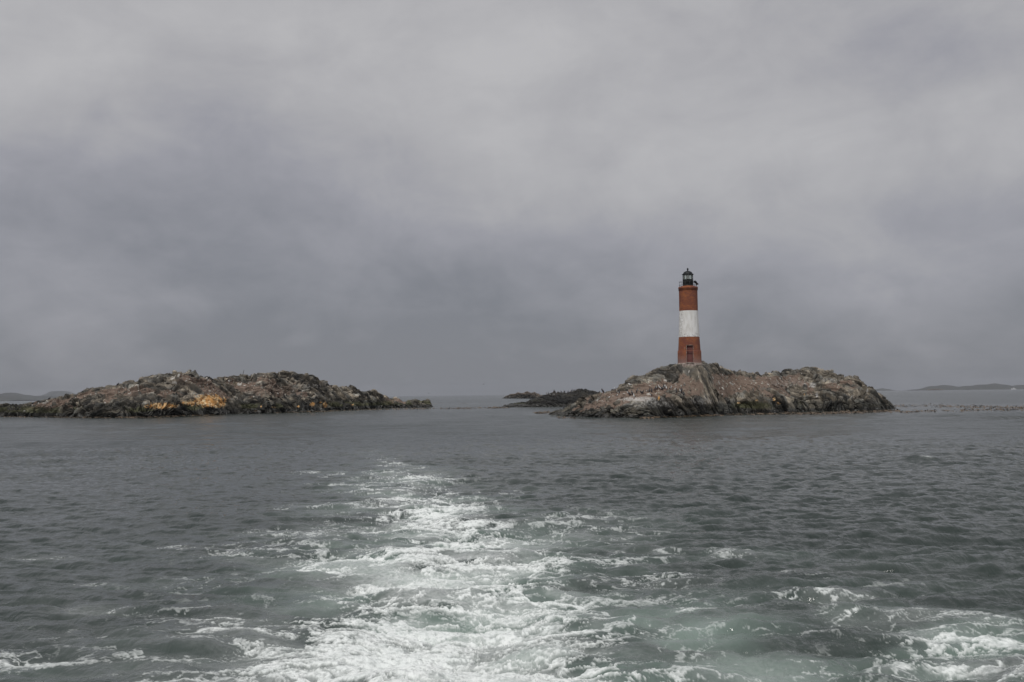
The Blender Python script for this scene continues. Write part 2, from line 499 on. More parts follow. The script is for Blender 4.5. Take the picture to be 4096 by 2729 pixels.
def sea_material():
    m, N = new_mat('sea_water')
    pos = N.n('ShaderNodeNewGeometry').outputs['Position']
    foam = N.attr('foam'); aer = N.attr('aerated'); fine = N.attr('fine'); wind = N.attr('wind')
    deep = N.mix(N.noise(pos, 0.15, 2), (0.017, 0.025, 0.0225), (0.026, 0.036, 0.032))
    milky = N.mix(N.noise(pos, 1.3, 3), (0.135, 0.200, 0.170), (0.29, 0.365, 0.325))
    milky = N.mix(N.step(aer, 0.72, 1.0), milky, (0.43, 0.51, 0.465))
    col = N.mix(aer, deep, milky)
    # chop too fine for the mesh: near ripples, and the far waves
    flat = N.n('ShaderNodeMapping', ins={'Vector': pos, 'Scale': (1, 1, 0.2)}).outputs[0]
    stretch = N.n('ShaderNodeMapping', ins={'Vector': pos, 'Scale': (0.42, 1.0, 0.2), 'Rotation': (0, 0, R(10))}).outputs[0]
    rip = N.noise(stretch, 6.0, 5, 0.52, 0.4)
    f1 = N.noise(stretch, 1.5, 4, 0.52, 0.3)
    f2 = N.noise(stretch, 0.30, 4, 0.55, 0.2)
    farw = N.math('SUBTRACT', 1.0, fine)
    strokes = N.noise(N.n('ShaderNodeMapping', ins={'Vector': pos, 'Scale': (1.3, 0.22, 0.2), 'Rotation': (0, 0, R(-4))}).outputs[0], 1.0, 5, 0.6, 0.3)
    midw = N.math('SUBTRACT', 1.0, N.attr('ripple'))
    ripw = N.math('ADD', 0.030, N.math('MULTIPLY', midw, 0.03))
    h = N.math('MULTIPLY', N.math('MULTIPLY', rip, ripw), N.math('ADD', 0.3, wind))
    h = N.math('ADD', h, N.math('MULTIPLY', N.math('MULTIPLY', f1, N.math('MULTIPLY', farw, 0.26)), wind))
    h = N.math('ADD', h, N.math('MULTIPLY', N.math('MULTIPLY', f2, N.math('MULTIPLY', farw, 0.45)), wind))
    h = N.math('ADD', h, N.math('MULTIPLY', N.math('MULTIPLY', strokes, N.math('MULTIPLY', N.math('MAXIMUM', farw, N.math('MULTIPLY', midw, 0.6)), 0.52)), wind))
    st2 = N.noise(N.n('ShaderNodeMapping', ins={'Vector': pos, 'Scale': (2.6, 0.9, 0.2), 'Rotation': (0, 0, R(8))}).outputs[0], 1.0, 5, 0.6, 0.5)
    h = N.math('ADD', h, N.math('MULTIPLY', N.math('MULTIPLY', st2, N.math('MULTIPLY', N.math('SUBTRACT', 1.0, N.math('MULTIPLY', farw, 0.6)), 0.17)), wind))
    bp = N.n('ShaderNodeBump', ins={'Height': h, 'Strength': 0.9, 'Distance': 1.0})
    water = N.n('ShaderNodeBsdfPrincipled', ins={'Base Color': col, 'IOR': 1.333, 'Normal': bp.outputs[0]})
    N.set(water.inputs['Roughness'], N.math('ADD', 0.05, N.math('MULTIPLY', farw, 0.10)))
    br = N.noise(pos, 14.0, 4, 0.65)
    fcol = N.mix(N.noise(pos, 5.0, 3), (0.60, 0.65, 0.63), (0.78, 0.80, 0.79))
    bp2 = N.n('ShaderNodeBump', ins={'Height': br, 'Strength': 0.5, 'Distance': 0.05})
    fo = N.n('ShaderNodeBsdfPrincipled', ins={'Base Color': fcol, 'Roughness': 0.75, 'Normal': bp2.outputs[0]})
    k = N.math('MULTIPLY', foam, N.math('ADD', 0.62, N.math('MULTIPLY', N.step(br, 0.30, 0.66), 0.62)), clamp=True)
    out(N, N.n('ShaderNodeMixShader', ins={0: k, 1: water.outputs[0], 2: fo.outputs[0]}).outputs[0])
    return m


build_sea(sea_material())


# ------------------------------------------------------------------ rock islands
def rock_material(name, dark, mid, light, soil_col, lichen_a=(0.47, 0.25, 0.08), lichen_b=(0.60, 0.49, 0.30), moss_col=(0.075, 0.078, 0.035)):
    m, N = new_mat(name)
    pos = N.n('ShaderNodeNewGeometry').outputs['Position']
    cell = N.attr('cell'); soil = N.attr('soil'); wet_and_shade = N.attr('wet_and_shade'); guano = N.attr('guano'); lich = N.attr('lichen'); moss = N.attr('moss')
    nb = N.noise(pos, 1.4, 6, 0.62)
    nf = N.noise(pos, 6.0, 5, 0.6)
    t = N.math('ADD', N.math('MULTIPLY', cell, 0.75), N.math('MULTIPLY', N.math('SUBTRACT', nb, 0.5), 0.8))
    rr = N.n('ShaderNodeValToRGB', ins={0: t})
    cr = rr.color_ramp
    cr.elements[0].position, cr.elements[0].color = 0.05, (*dark, 1)
    cr.elements[1].position, cr.elements[1].color = 0.95, (*light, 1)
    e = cr.elements.new(0.5); e.color = (*mid, 1)
    c = rr.outputs[0]
    lowf = N.step(N.noise(pos, 0.28, 4, 0.6), 0.35, 0.68, 0.62, 1.22)
    c = N.mix(1.0, c, N.n('ShaderNodeCombineXYZ', ins={0: lowf, 1: lowf, 2: lowf}).outputs[0], 'MULTIPLY')
    tint = N.mix(N.step(N.noise(pos, 0.5, 3), 0.45, 0.62), (1.06, 0.96, 0.83), (0.98, 0.98, 0.95))
    c = N.mix(1.0, c, tint, 'MULTIPLY')
    ti = N.step(N.math('ADD', N.attr('tidal'), N.math('MULTIPLY', N.math('SUBTRACT', N.noise(pos, 0.8, 5, 0.65), 0.5), 1.5)), 0.35, 0.75)
    c = N.mix(N.math('MULTIPLY', ti, 0.85), c, N.mix(1.0, c, (0.34, 0.36, 0.36), 'MULTIPLY'))
    s_ = N.step(N.math('ADD', soil, N.math('MULTIPLY', N.math('SUBTRACT', nf, 0.5), 0.9)), 0.38, 0.62)
    sc = N.mix(N.noise(pos, 3.0, 5, 0.65), tuple(0.55 * q for q in soil_col), tuple(1.35 * q for q in soil_col))
    c = N.mix(s_, c, sc)
    mo = N.step(N.math('ADD', moss, N.math('MULTIPLY', N.math('SUBTRACT', nf, 0.5), 0.9)), 0.40, 0.75)
    c = N.mix(N.math('MULTIPLY', mo, 0.8), c, moss_col)
    gu = N.step(N.math('ADD', guano, N.math('MULTIPLY', N.math('SUBTRACT', N.noise(pos, 3.2, 6, 0.7), 0.5), 1.5)), 0.45, 0.95)
    c = N.mix(N.math('MULTIPLY', gu, 0.75), c, (0.46, 0.45, 0.43))
    li = N.step(N.math('ADD', lich, N.math('MULTIPLY', N.math('SUBTRACT', N.noise(pos, 2.2, 6, 0.7), 0.5), 2.0)), 0.38, 0.60)
    lc = N.mix(N.step(N.noise(pos, 1.9, 4), 0.42, 0.66), lichen_a, lichen_b)
    c = N.mix(li, c, lc)
    we = N.step(N.math('ADD', wet_and_shade, N.math('MULTIPLY', N.math('SUBTRACT', nb, 0.5), 0.9)), 0.40, 0.62)
    wc = N.mix(N.noise(pos, 2.5, 3), (0.010, 0.010, 0.009), (0.026, 0.025, 0.019))
    c = N.mix(N.math('MULTIPLY', we, 0.92), c, wc)
    rough = N.math('SUBTRACT', 0.85, N.math('MULTIPLY', we, 0.35))
    bh = N.math('ADD', N.math('MULTIPLY', nf, 0.5), N.math('MULTIPLY', N.noise(pos, 22.0, 4, 0.6), 0.2))
    out(N, principled(N, c, rough, bh, 0.6, 0.12))
    return m


def rocky(name, sil, water, ridge_y, back, step_px, nrow, mat, prof=(0.35, 0.14, 0.9), strata=((-1, 50), 0.0), amps=(0.42, 0.22, 0.09),
          sizes=(2.3, 0.9, 0.36), soil_rng=None, masks=None, seed=1, wet_h=0.55, moss_amt=0.0, label=None, soil_smooth=0.75, sub=-0.6, shore_blur=90, pad=None, soil_bias=0.0):
    sil = np.array(sil, float); water = np.array(water, float)
    us = np.arange(max(sil[0, 0], water[0, 0]), min(sil[-1, 0], water[-1, 0]) + 0.1, step_px)
    sy = np.interp(us, sil[:, 0], sil[:, 1]); wy = np.interp(us, water[:, 0], water[:, 1])
    yr = np.interp(us, [p[0] for p in ridge_y], [p[1] for p in ridge_y])
    front = np.array([px_ground(a, b) for a, b in zip(us, wy)])
    kw = max(1, int(shore_blur / step_px)); ker = np.hanning(2 * kw + 3)[1:-1]; ker /= ker.sum()
    fd = np.convolve(np.pad(np.hypot(front[:, 0], front[:, 1]), kw, mode='edge'), ker, mode='valid')
    front[:, :2] *= (fd / np.hypot(front[:, 0], front[:, 1]))[:, None]
    yr = front[:, 1] + yr
    top = np.array([px_at(a, b, c) for a, b, c in zip(us, sy, yr)])
    # keep the ridge behind the shore; at the tips they meet
    bad = top[:, 1] < front[:, 1] + 0.4
    for i in np.where(bad)[0]:
        top[i] = px_at(us[i], sy[i], front[i, 1] + 0.4)
    H = np.maximum(top[:, 2], 0.05)
    kw2 = int(70 / step_px); ker2 = np.hanning(2 * kw2 + 3)[1:-1]; ker2 /= ker2.sum()
    Hs = np.convolve(np.pad(H, kw2, mode='edge'), ker2, mode='valid')
    Hs = np.minimum(Hs, H * 1.25 + 0.05)
    nf_ = int(nrow * 0.78); nb_ = nrow - nf_
    t = np.concatenate([np.linspace(-0.10, 0, 6)[:-1], (np.linspace(0, 1, nf_) ** 1.25)])
    s = np.linspace(0, 1, nb_ + 1)[1:]
    a, tc, p = prof
    pz = np.where(t < 0, t * 0 - 0.0, np.where(t < tc, a * np.sin(np.clip(t / tc, 0, 1) * math.pi / 2) ** 0.8, a + (1 - a) * np.clip((t - tc) / (1 - tc), 0, 1) ** p))
    rows_f = len(t)
    V = np.zeros((rows_f + len(s), len(us), 3))
    for i, (tt, zz_) in enumerate(zip(t, pz)):
        V[i] = front + (top - front) * tt
        wr = float(sstep(np.array(tt), 0.55, 1.0))
        V[i, :, 2] = Hs * zz_ + (H - Hs) * wr + (sub * min(1, -tt / 0.10) if tt < 0 else 0)
    for j, ss in enumerate(s):
        d = top[:, :2] / np.linalg.norm(top[:, :2], axis=1)[:, None]
        V[rows_f + j, :, :2] = top[:, :2] + d * back * ss
        V[rows_f + j, :, 2] = H * (1 - ss ** 1.6) + sub * ss - 0.06 * ss * back * 0
    nr, nc = V.shape[:2]
    T = np.concatenate([t, 1 + s])[:, None] * np.ones(nc)[None]
    P0 = V.reshape(-1, 3).copy()
    # normals of the base surface
    du = np.gradient(V, axis=1); dv = np.gradient(V, axis=0)
    nn = np.cross(du, dv).reshape(-1, 3)
    nn /= np.linalg.norm(nn, axis=1)[:, None] + 1e-9
    nn[:, 2] = np.maximum(nn[:, 2], 0.12); nn /= np.linalg.norm(nn, axis=1)[:, None]
    x, y, z = P0.T
    tt = T.ravel()
    pu, pv = project(P0)
    (x0, dip0), (x1, dip1) = strata
    dip = np.radians(np.interp(x, [x0, x1], [dip0, dip1]))
    # bedding frame: e1 runs down the slab in the x-z plane, e2 across, e3 through the beds
    warp = 0.3 * (fbm(x * 0.22 + seed, y * 0.22 + z * 0.1, seed, 3) - 0.5)
    dip = dip + warp
    c1 = x * np.cos(dip) - z * np.sin(dip) + 0.25 * y
    c2 = y - 0.2 * x
    c3 = x * np.sin(dip) + z * np.cos(dip) + 0.35 * y
    soil = np.zeros(len(x))
    if soil_rng is not None:
        lo, hi = soil_rng
        ns = fbm(x * 0.22 + 11, y * 0.22 + 4, seed + 3, 4, 0.6)
        soil = sstep(tt, lo - 0.06, lo + 0.06) * (1 - sstep(tt, hi - 0.1, hi + 0.06)) * sstep(ns + soil_bias, 0.44, 0.60)
    for (k, cx, cy, rx, ry, am) in (masks or []):
        if k == 'soil':
            soil = np.maximum(soil, am * np.exp(-(((pu - cx) / rx) ** 2 + ((pv - cy) / ry) ** 2) ** 2) * sstep(tt, 0.1, 0.2) * (1 - sstep(tt, 0.93, 1.0)))
    for (k, cx, cy, rx, ry, am) in (masks or []):
        if k == 'rock':
            soil = soil * (1 - am * np.exp(-(((pu - cx) / rx) ** 2 + ((pv - cy) / ry) ** 2) ** 2))
    disp = np.zeros(len(x)); cell = np.zeros(len(x)); crev = np.zeros(len(x))
    wts = (0.38, 0.42, 0.20)
    for k, (am, sz) in enumerate(zip(amps, sizes)):
        Q = np.stack([c1 / (sz * 1.6), c2 / (sz * 1.2), c3 / (sz * 0.6)], 1)
        f1, f2, r, off = worley(Q, seed * 17 + k)
        pl = (r[0] - 0.5) * 1.3 + (r[1] - 0.5) * 2.2 * off[:, 0] + (r[2] - 0.5) * 2.2 * off[:, 1] + (r[3] - 0.5) * 2.0 * off[:, 2]
        gap = np.exp(-((f2 - f1) / 0.09) ** 2)
        sm = 1 - soil_smooth * soil * (1.0 if k < 2 else 0.7)
        disp += am * (pl - (0.45, 0.6, 0.75, 0.8)[k] * gap) * sm
        cell += wts[k] * r[1]
    disp += 0.9 * amps[0] * (fbm(x * 0.45, y * 0.5 + z * 0.5, seed + 9, 4) - 0.5)
    # scattered loose stones on the soil
    st = np.zeros(len(x)); stw = np.zeros(len(x))
    for ssz, keep, hgt, sd in ((1.25, 0.74, 0.34, 5), (0.62, 0.72, 0.20, 6), (0.34, 0.66, 0.12, 7)):
        f1, f2, r, off = worley(P0 / ssz, seed * 31 + sd)
        one = (r[0] > keep) * np.sqrt(np.maximum(0, 1 - (f1 / (0.20 + 0.24 * r[1])) ** 2)) ** 0.7 * hgt * (0.4 + 0.6 * r[2]) * (soil > 0.3)
        stw = np.where(one > st, r[3], stw)
        st = np.maximum(st, one)
    disp += st
    soil = soil * (1 - 0.9 * (st > 0.03))
    cell = np.where(st > 0.03, 0.35 + 0.55 * stw, cell)
    edge = np.minimum(np.arange(nc), np.arange(nc)[::-1])[None] * np.ones(nr)[:, None]
    fade = sstep(edge.ravel() * step_px, -1, 30) * 0.85 + 0.15
    hloc = (H[None] * np.ones(nr)[:, None]).ravel()
    fade *= np.clip(0.25 + hloc / 2.2, 0, 1)
    back_f = 1 - 0.5 * sstep(tt, 1.2, 1.9)
    disp *= fade * back_f * (1 - 0.45 * np.exp(-((tt - 1) / 0.1) ** 2))
    V1 = P0 + nn * disp[:, None]
    keep_top = np.exp(-((tt - 1) / 0.05) ** 2)
    V1[:, 1] = np.where(keep_top > 0.5, P0[:, 1] + nn[:, 1] * disp * 0.3, V1[:, 1])
    if pad is not None:
        dp = np.hypot(V1[:, 0] - pad[0], (V1[:, 1] - pad[1]) * 0.8) + 1.1 * (fbm(V1[:, 0] * 0.6, V1[:, 1] * 0.6, seed + 40, 3) - 0.5)
        g = 1 - sstep(dp, 1.6, 3.5)
        soil = soil * sstep(dp, 2.2, 3.2)
        V1[:, 2] = V1[:, 2] * (1 - g) + g * (pad[2] - 0.14 - 0.10 * dp + np.minimum(1.1 * disp, 0.10 + 0.25 * np.clip(dp - 1.4, 0, 2)))
    zt = V1[:, 2]
    wet_shade_m = 1 - sstep(zt, wet_h * 0.35, wet_h * 1.5)
    mossm = moss_amt * np.exp(-((zt - wet_h * 1.6) / (wet_h * 1.1)) ** 2) * sstep(fbm(x * 0.3, z * 0.5 + y * .3, seed + 21, 3), 0.42, 0.62) * 1.3
    tidal = 1 - sstep(zt, wet_h * 1.5, wet_h * 4.8)
    guan = np.zeros(len(x)); lic = np.zeros(len(x))
    pu, pv = project(V1)
    for (k, cx, cy, rx, ry, am) in (masks or []):
        g = am * np.exp(-(((pu - cx) / rx) ** 2 + ((pv - cy) / ry) ** 2) ** 1.5)
        if k == 'guano': guan = np.maximum(guan, g)
        elif k == 'lichen': lic = np.maximum(lic, g)
        elif k == 'wet_and_shade': wet_shade_m = np.maximum(wet_shade_m, g)  # wet shore rock, plus undercut shade painted as the same black
        elif k == 'moss': mossm = np.maximum(mossm, g)
    guan = np.maximum(guan, 0.8 * (st > 0.03) * (stw > 0.72))
    me = np_mesh(name, V1, grid_faces(nr, nc), [mat], False,
                 {'cell': np.clip(cell * 1.7 - 0.35, 0, 1), 'soil': soil, 'wet_and_shade': wet_shade_m, 'guano': guan, 'lichen': lic, 'moss': mossm, 'tidal': tidal})
    o = link(bpy.data.objects.new(name, me))
    tag(o, label, 'island' if 'hill' not in name else 'hill', kind='structure')
    return o


M_ROCK = rock_material('island_rock', (0.042, 0.041, 0.038), (0.170, 0.162, 0.145), (0.40, 0.385, 0.35), (0.165, 0.120, 0.092))
M_DARK = rock_material('dark_islet_rock', (0.009, 0.009, 0.009), (0.024, 0.024, 0.022), (0.060, 0.058, 0.052), (0.055, 0.045, 0.035))
M_PALE = rock_material('pale_islet_rock', (0.06, 0.052, 0.046), (0.17, 0.145, 0.128), (0.32, 0.28, 0.25), (0.20, 0.14, 0.11))

RIGHT_SIL = [(2186, 1666), (2190, 1663.7), (2203, 1651), (2250, 1636.7), (2282, 1617), (2318, 1606), (2365, 1583), (2401, 1573.5), (2437, 1562.6), (2463, 1555.4), (2474, 1544.6),
    (2513, 1524.7), (2528, 1515.7), (2564, 1503), (2600, 1485), (2629, 1472), (2661, 1463), (2694, 1457), (2712, 1453.5), (2807, 1452), (2820, 1447), (2831, 1455), (2865, 1457),
    (2879, 1468), (2903, 1481), (2913, 1483), (2961, 1480), (2979, 1488), (3009, 1492), (3014, 1496), (3031, 1491), (3046, 1496), (3057, 1496), (3064, 1490), (3086, 1492),
    (3105, 1487), (3123, 1492), (3142, 1486.5), (3179, 1477), (3193, 1479), (3212, 1471.7), (3230, 1470.6), (3238, 1475.4), (3264, 1477), (3282, 1479), (3297, 1486.5), (3327, 1490),
    (3356, 1501), (3375, 1505.7), (3397, 1504), (3423, 1510.6), (3445, 1527), (3456, 1540), (3469, 1560.4), (3485, 1548.6), (3497, 1555), (3508, 1571.5), (3526, 1586), (3548, 1601),
    (3567, 1619.6), (3584, 1632), (3586, 1634)]
RIGHT_WATER = [(2186, 1664), (2250, 1664.5), (2311, 1665.5), (2351, 1669), (2419, 1671.7), (2492, 1674), (2564, 1673), (2672, 1669), (2750, 1666), (2894, 1660), (2905, 1656), (2972, 1654.7), (3083, 1653.6),
    (3142, 1648), (3267, 1645.5), (3415, 1644.7), (3519, 1641.7), (3563, 1637), (3586, 1635)]
right_island = rocky('rocky_island', RIGHT_SIL, RIGHT_WATER,
    [(2186, 1.0), (2260, 6), (2400, 10), (2600, 12.5), (2760, 10), (2900, 11), (3200, 12), (3450, 8), (3560, 3), (3590, 1)], 16.0, 1.0, 380, M_ROCK,
    prof=(0.34, 0.13, 0.92), strata=((8, -18), (34, 52)), soil_rng=(0.16, 0.86), soil_bias=-0.02, pad=px_at(2758.6, 1453.0, 125.6), seed=3, wet_h=0.48, moss_amt=0.35,
    amps=(0.46, 0.26, 0.07), sizes=(2.3, 1.0, 0.36),
    masks=[('soil', 2640, 1545, 130, 22, 1.0), ('soil', 2880, 1542, 190, 34, 1.0), ('soil', 2500, 1580, 130, 18, 0.8), ('soil', 3330, 1550, 60, 14, 0.7),
           ('rock', 2760, 1478, 170, 26, 1.0), ('rock', 2560, 1520, 60, 20, 0.9), ('rock', 3330, 1500, 160, 26, 0.8), ('rock', 3480, 1580, 70, 60, 1.0),
           ('guano', 2560, 1597, 120, 14, 0.85), ('guano', 2600, 1618, 150, 22, 0.66), ('guano', 2800, 1604, 110, 20, 0.66), ('guano', 2450, 1640, 90, 12, 0.5), ('guano', 3160, 1535, 160, 28, 0.55), ('guano', 3320, 1522, 60, 18, 0.6),
           ('guano', 2420, 1604, 60, 8, 0.5), ('guano', 2980, 1560, 120, 20, 0.4), ('guano', 3252, 1540, 15, 12, 1.2), ('guano', 3268, 1579, 8, 13, 1.1), ('guano', 3470, 1565, 5, 14, 1.0),
           ('lichen', 2957, 1612, 9, 4, 0.8), ('lichen', 3097, 1597, 8, 8, 0.75), ('lichen', 3112, 1615, 8, 7, 0.8), ('lichen', 3027, 1603, 7, 5, 0.8), ('lichen', 2636, 1592, 5, 9, 0.9),
           ('lichen', 3218, 1578, 5, 6, 0.7), ('moss', 3010, 1622, 110, 24, 0.75), ('moss', 3200, 1612, 40, 16, 0.5), ('wet_and_shade', 2720, 1650, 60, 22, 0.6), ('wet_and_shade', 3000, 1640, 130, 14, 0.6)],
    label='rocky island with brown soil slope under the red and white lighthouse')

LEFT_SIL = [(-420, 1650), (-250, 1600), (-120, 1612), (0, 1621), (23, 1617), (38, 1619), (57, 1627), (96, 1619), (130, 1615), (153, 1611.6), (183, 1604), (210, 1594.4), (229, 1592.5), (260, 1587), (298, 1582), (325, 1575),
    (340, 1564.6), (367, 1553), (382, 1556), (405, 1548.5), (447, 1544.7), (493, 1539), (497, 1533), (520, 1530), (558, 1533), (564, 1518), (581, 1511), (596, 1512), (627, 1504.6), (650, 1502.6),
    (669, 1494), (688, 1496), (703, 1485.4), (742, 1484), (761, 1476.6), (774, 1487), (784, 1497), (788, 1506.5), (807, 1506.5), (830, 1504.6), (849, 1515), (888, 1516), (915, 1506.5), (942, 1506.5),
    (965, 1499.6), (991, 1502), (1033, 1495), (1056, 1492), (1110, 1495), (1133, 1487), (1156, 1484), (1179, 1486.6), (1206, 1497), (1217, 1500.7), (1244, 1499.6), (1263, 1508.4), (1269, 1520),
    (1286, 1523.7), (1297, 1520.6), (1309, 1527.5), (1316, 1541), (1336, 1542.8), (1358, 1548.5), (1385, 1544.7), (1412, 1548.5), (1435, 1560), (1446, 1569.6), (1469, 1562), (1496, 1560.8),
    (1511, 1573), (1527, 1578), (1550, 1585), (1561, 1594), (1584, 1590), (1603, 1602), (1613, 1613), (1618, 1606.6), (1645, 1606.6), (1664, 1602), (1683, 1606), (1695, 1598), (1710, 1595),
    (1720, 1602), (1729, 1621), (1733, 1628)]
LEFT_WATER = [(-420, 1664), (0, 1667), (153, 1668), (382, 1671.6), (573, 1670), (765, 1664), (898, 1659.4), (926, 1655.6), (1114, 1653.7), (1121, 1649), (1232, 1648), (1366, 1641), (1443, 1638.4),
    (1481, 1636.5), (1557, 1632), (1638, 1632), (1691, 1629.6), (1733, 1628.8)]
left_island = rocky('rocky_island', LEFT_SIL, LEFT_WATER,
    [(-420, 8), (0, 7), (340, 12), (760, 13), (1150, 14), (1300, 11), (1450, 8), (1600, 5), (1733, 1.5)], 16.0, 1.0, 330, M_ROCK,
    prof=(0.30, 0.14, 0.85), strata=((-75, 12), (-20, 48)), soil_rng=(0.22, 0.90), soil_bias=-0.03, seed=8, wet_h=0.75, moss_amt=0.6, soil_smooth=0.55,
    amps=(0.60, 0.34, 0.09), sizes=(3.0, 1.35, 0.5),
    masks=[('soil', 520, 1565, 130, 20, 0.75), ('soil', 760, 1530, 110, 22, 0.5), ('soil', 1080, 1560, 150, 30, 0.6), ('rock', 1400, 1590, 160, 50, 1.0), ('rock', 1200, 1505, 120, 22, 1.0),
           ('rock', 700, 1600, 180, 18, 0.9), ('lichen', 646, 1624, 72, 13, 0.85), ('lichen', 838, 1604, 72, 30, 0.85), ('lichen', 875, 1612, 34, 24, 0.8), ('lichen', 755, 1612, 44, 15, 0.62), ('lichen', 1301, 1621, 9, 12, 1.0), ('lichen', 1280, 1611, 7, 5, 0.9),
           ('lichen', 1249, 1617, 12, 8, 0.9), ('lichen', 1194, 1626, 8, 5, 0.9), ('lichen', 1097, 1629, 10, 4, 0.8), ('lichen', 1410, 1619, 5, 5, 0.7), ('lichen', 1022, 1644, 8, 4, 0.8), ('lichen', 1045, 1626, 5, 7, 0.6),
           ('guano', 800, 1575, 110, 12, 0.45), ('guano', 1240, 1545, 110, 14, 0.55), ('guano', 620, 1605, 90, 10, 0.45), ('guano', 750, 1605, 40, 16, 0.5), ('guano', 1300, 1580, 80, 10, 0.4), ('guano', 1074, 1600, 8, 14, 0.5),
           ('wet_and_shade', 720, 1651, 190, 11, 1.0), ('wet_and_shade', 850, 1641, 80, 12, 0.9), ('wet_and_shade', 1000, 1642, 130, 12, 0.75), ('wet_and_shade', 400, 1620, 40, 14, 0.6), ('moss', 160, 1645, 130, 20, 0.75), ('moss', 1530, 1618, 110, 14, 0.7),  # first bands paint the overhang's shade under the orange cliffs into the rock colour
           ('moss', 940, 1535, 14, 12, 0.6)],
    label='long rocky island with orange streaked cliffs and no lighthouse')

MID_SIL = [(2002, 1629), (2010, 1624.8), (2020, 1617), (2027, 1619.7), (2042, 1613), (2058, 1610), (2080, 1608.6), (2102, 1607.8), (2115, 1602.7), (2126, 1596.7), (2139, 1591.6), (2156, 1586.5),
    (2166, 1581.4), (2180, 1577), (2190, 1578), (2200, 1573), (2217, 1567), (2224, 1572), (2243, 1570), (2265, 1569.5), (2279, 1566), (2299, 1564.4), (2306, 1559), (2318, 1556.5), (2345, 1557.6), (2353, 1560),
    (2364, 1565), (2370, 1564), (2381, 1566), (2394, 1572), (2404, 1575), (2430, 1588), (2470, 1606), (2500, 1622)]
MID_WATER = [(2002, 1629.5), (2095, 1628.5), (2146, 1629), (2204, 1627.5), (2330, 1626.5), (2500, 1624)]
mid_island = rocky('dark_islet', MID_SIL, MID_WATER, [(2002, 2), (2150, 7), (2320, 9), (2500, 8)], 12.0, 0.7, 180, M_DARK, prof=(0.42, 0.2, 0.85), strata=((-3, 10), (22, 40)),
    seed=12, wet_h=0.75, moss_amt=0.2, amps=(0.30, 0.17, 0.08), sizes=(2.4, 1.1, 0.5), masks=[('moss', 2080, 1614, 60, 7, 0.55), ('moss', 2140, 1604, 40, 12, 0.45), ('guano', 2215, 1578, 18, 9, 0.5), ('guano', 2270, 1576, 30, 5, 0.35)],
    label='low blackish islet with seabirds along its crest')

FAR_SIL = [(2006, 1595), (2017, 1589), (2024, 1584), (2034, 1579.7), (2044, 1577), (2056, 1579.7), (2068, 1574.6), (2078, 1573), (2085, 1575), (2092, 1573), (2099, 1572), (2104, 1566.7), (2112, 1566),
    (2117, 1570), (2126, 1574.6), (2139, 1570.7), (2146, 1575.5), (2153, 1578), (2160, 1583), (2172, 1586), (2192, 1594)]
far_island = rocky('pale_islet', FAR_SIL, [(2006, 1594.6), (2192, 1594.2)], [(2006, 8), (2192, 8)], 20.0, 0.5, 110, M_PALE, prof=(0.25, 0.12, 0.9), strata=((-6, 30), (25, 30)), seed=15, wet_h=0.8,
    amps=(1.0, 0.5, 0.2), sizes=(6.0, 2.6, 1.1), masks=[('guano', 2040, 1588, 6, 6, 0.8)], label='small pale pinkish islet low on the horizon')


# ------------------------------------------------------------------ far hills
def hill_material():
    m, N = new_mat('hillside')
    pos = N.n('ShaderNodeNewGeometry').outputs['Position']
    c = N.mix(N.noise(pos, 0.01, 5), (0.022, 0.027, 0.025), (0.055, 0.056, 0.050))
    out(N, principled(N, c, 0.95))
    return m


M_HILL = hill_material()


def hill(sil, Y, depth, label, seed):
    sil = np.array(sil, float)
    us = np.arange(sil[0, 0], sil[-1, 0] + 0.1, 2.0)
    sy = np.interp(us, sil[:, 0], sil[:, 1])
    t = np.concatenate([np.linspace(0, 1, 22), 1 + np.linspace(0, 1, 10)[1:]])
    top = np.array([px_at(a, b, Y) for a, b in zip(us, sy)])
    H = np.maximum(top[:, 2], 0.3)
    V = np.zeros((len(t), len(us), 3))
    for i, tt in enumerate(t):
        yy = Y + depth * (tt - 1)
        V[i, :, 0] = top[:, 0] * (1 + (tt - 1) * depth / Y * 0.6); V[i, :, 1] = yy
        f = math.sin(min(tt, 1) * math.pi / 2) ** 0.9 if tt <= 1 else 1 - (tt - 1) ** 2
        nz = fbm(top[:, 0] * 0.02 + seed, np.full(len(us), yy * 0.012), seed, 4) - 0.5
        V[i, :, 2] = H * (f * (1 + 0.5 * nz * (4 * min(tt, 1) * (1 - min(tt, 1))))) - 0.5
    me = np_mesh('hills', V.reshape(-1, 3), grid_faces(*V.shape[:2]), [M_HILL], True)
    o = link(bpy.data.objects.new('hills', me))
    return tag(o, label, 'hill', kind='structure')


hill([(-500, 1606), (-300, 1576), (-120, 1578), (0, 1581), (15, 1583), (38, 1587), (76, 1592.5), (105, 1601)], 4300, 500, 'nearest dark hill at the left horizon', 1)
hill([(-400, 1600), (-100, 1575), (31, 1579), (50, 1570.7), (58, 1573), (69, 1578), (99, 1579), (126, 1585), (172, 1583), (214, 1585), (241, 1589), (290, 1599)], 5600, 700, 'middle hazy hill with a small peak at the left horizon', 2)
hill([(150, 1600), (191, 1577), (214, 1567.6), (245, 1564), (268, 1566), (294, 1575), (340, 1584), (420, 1596)], 9500, 700, 'faintest hill half lost in haze behind the left island', 3)
hill([(3498, 1562), (3504, 1560), (3516, 1556), (3530, 1553.5), (3543, 1557), (3550, 1561)], 6500, 400, 'small lone dome hill just right of the lighthouse island', 4)
hill([(3662, 1560), (3678, 1557), (3702, 1556), (3716, 1550), (3730, 1544), (3742, 1544.5), (3755, 1543.7), (3771, 1539.8), (3796, 1542.6), (3818, 1552), (3827, 1558)], 5600, 500, 'rounded double topped hill on the right horizon', 5)
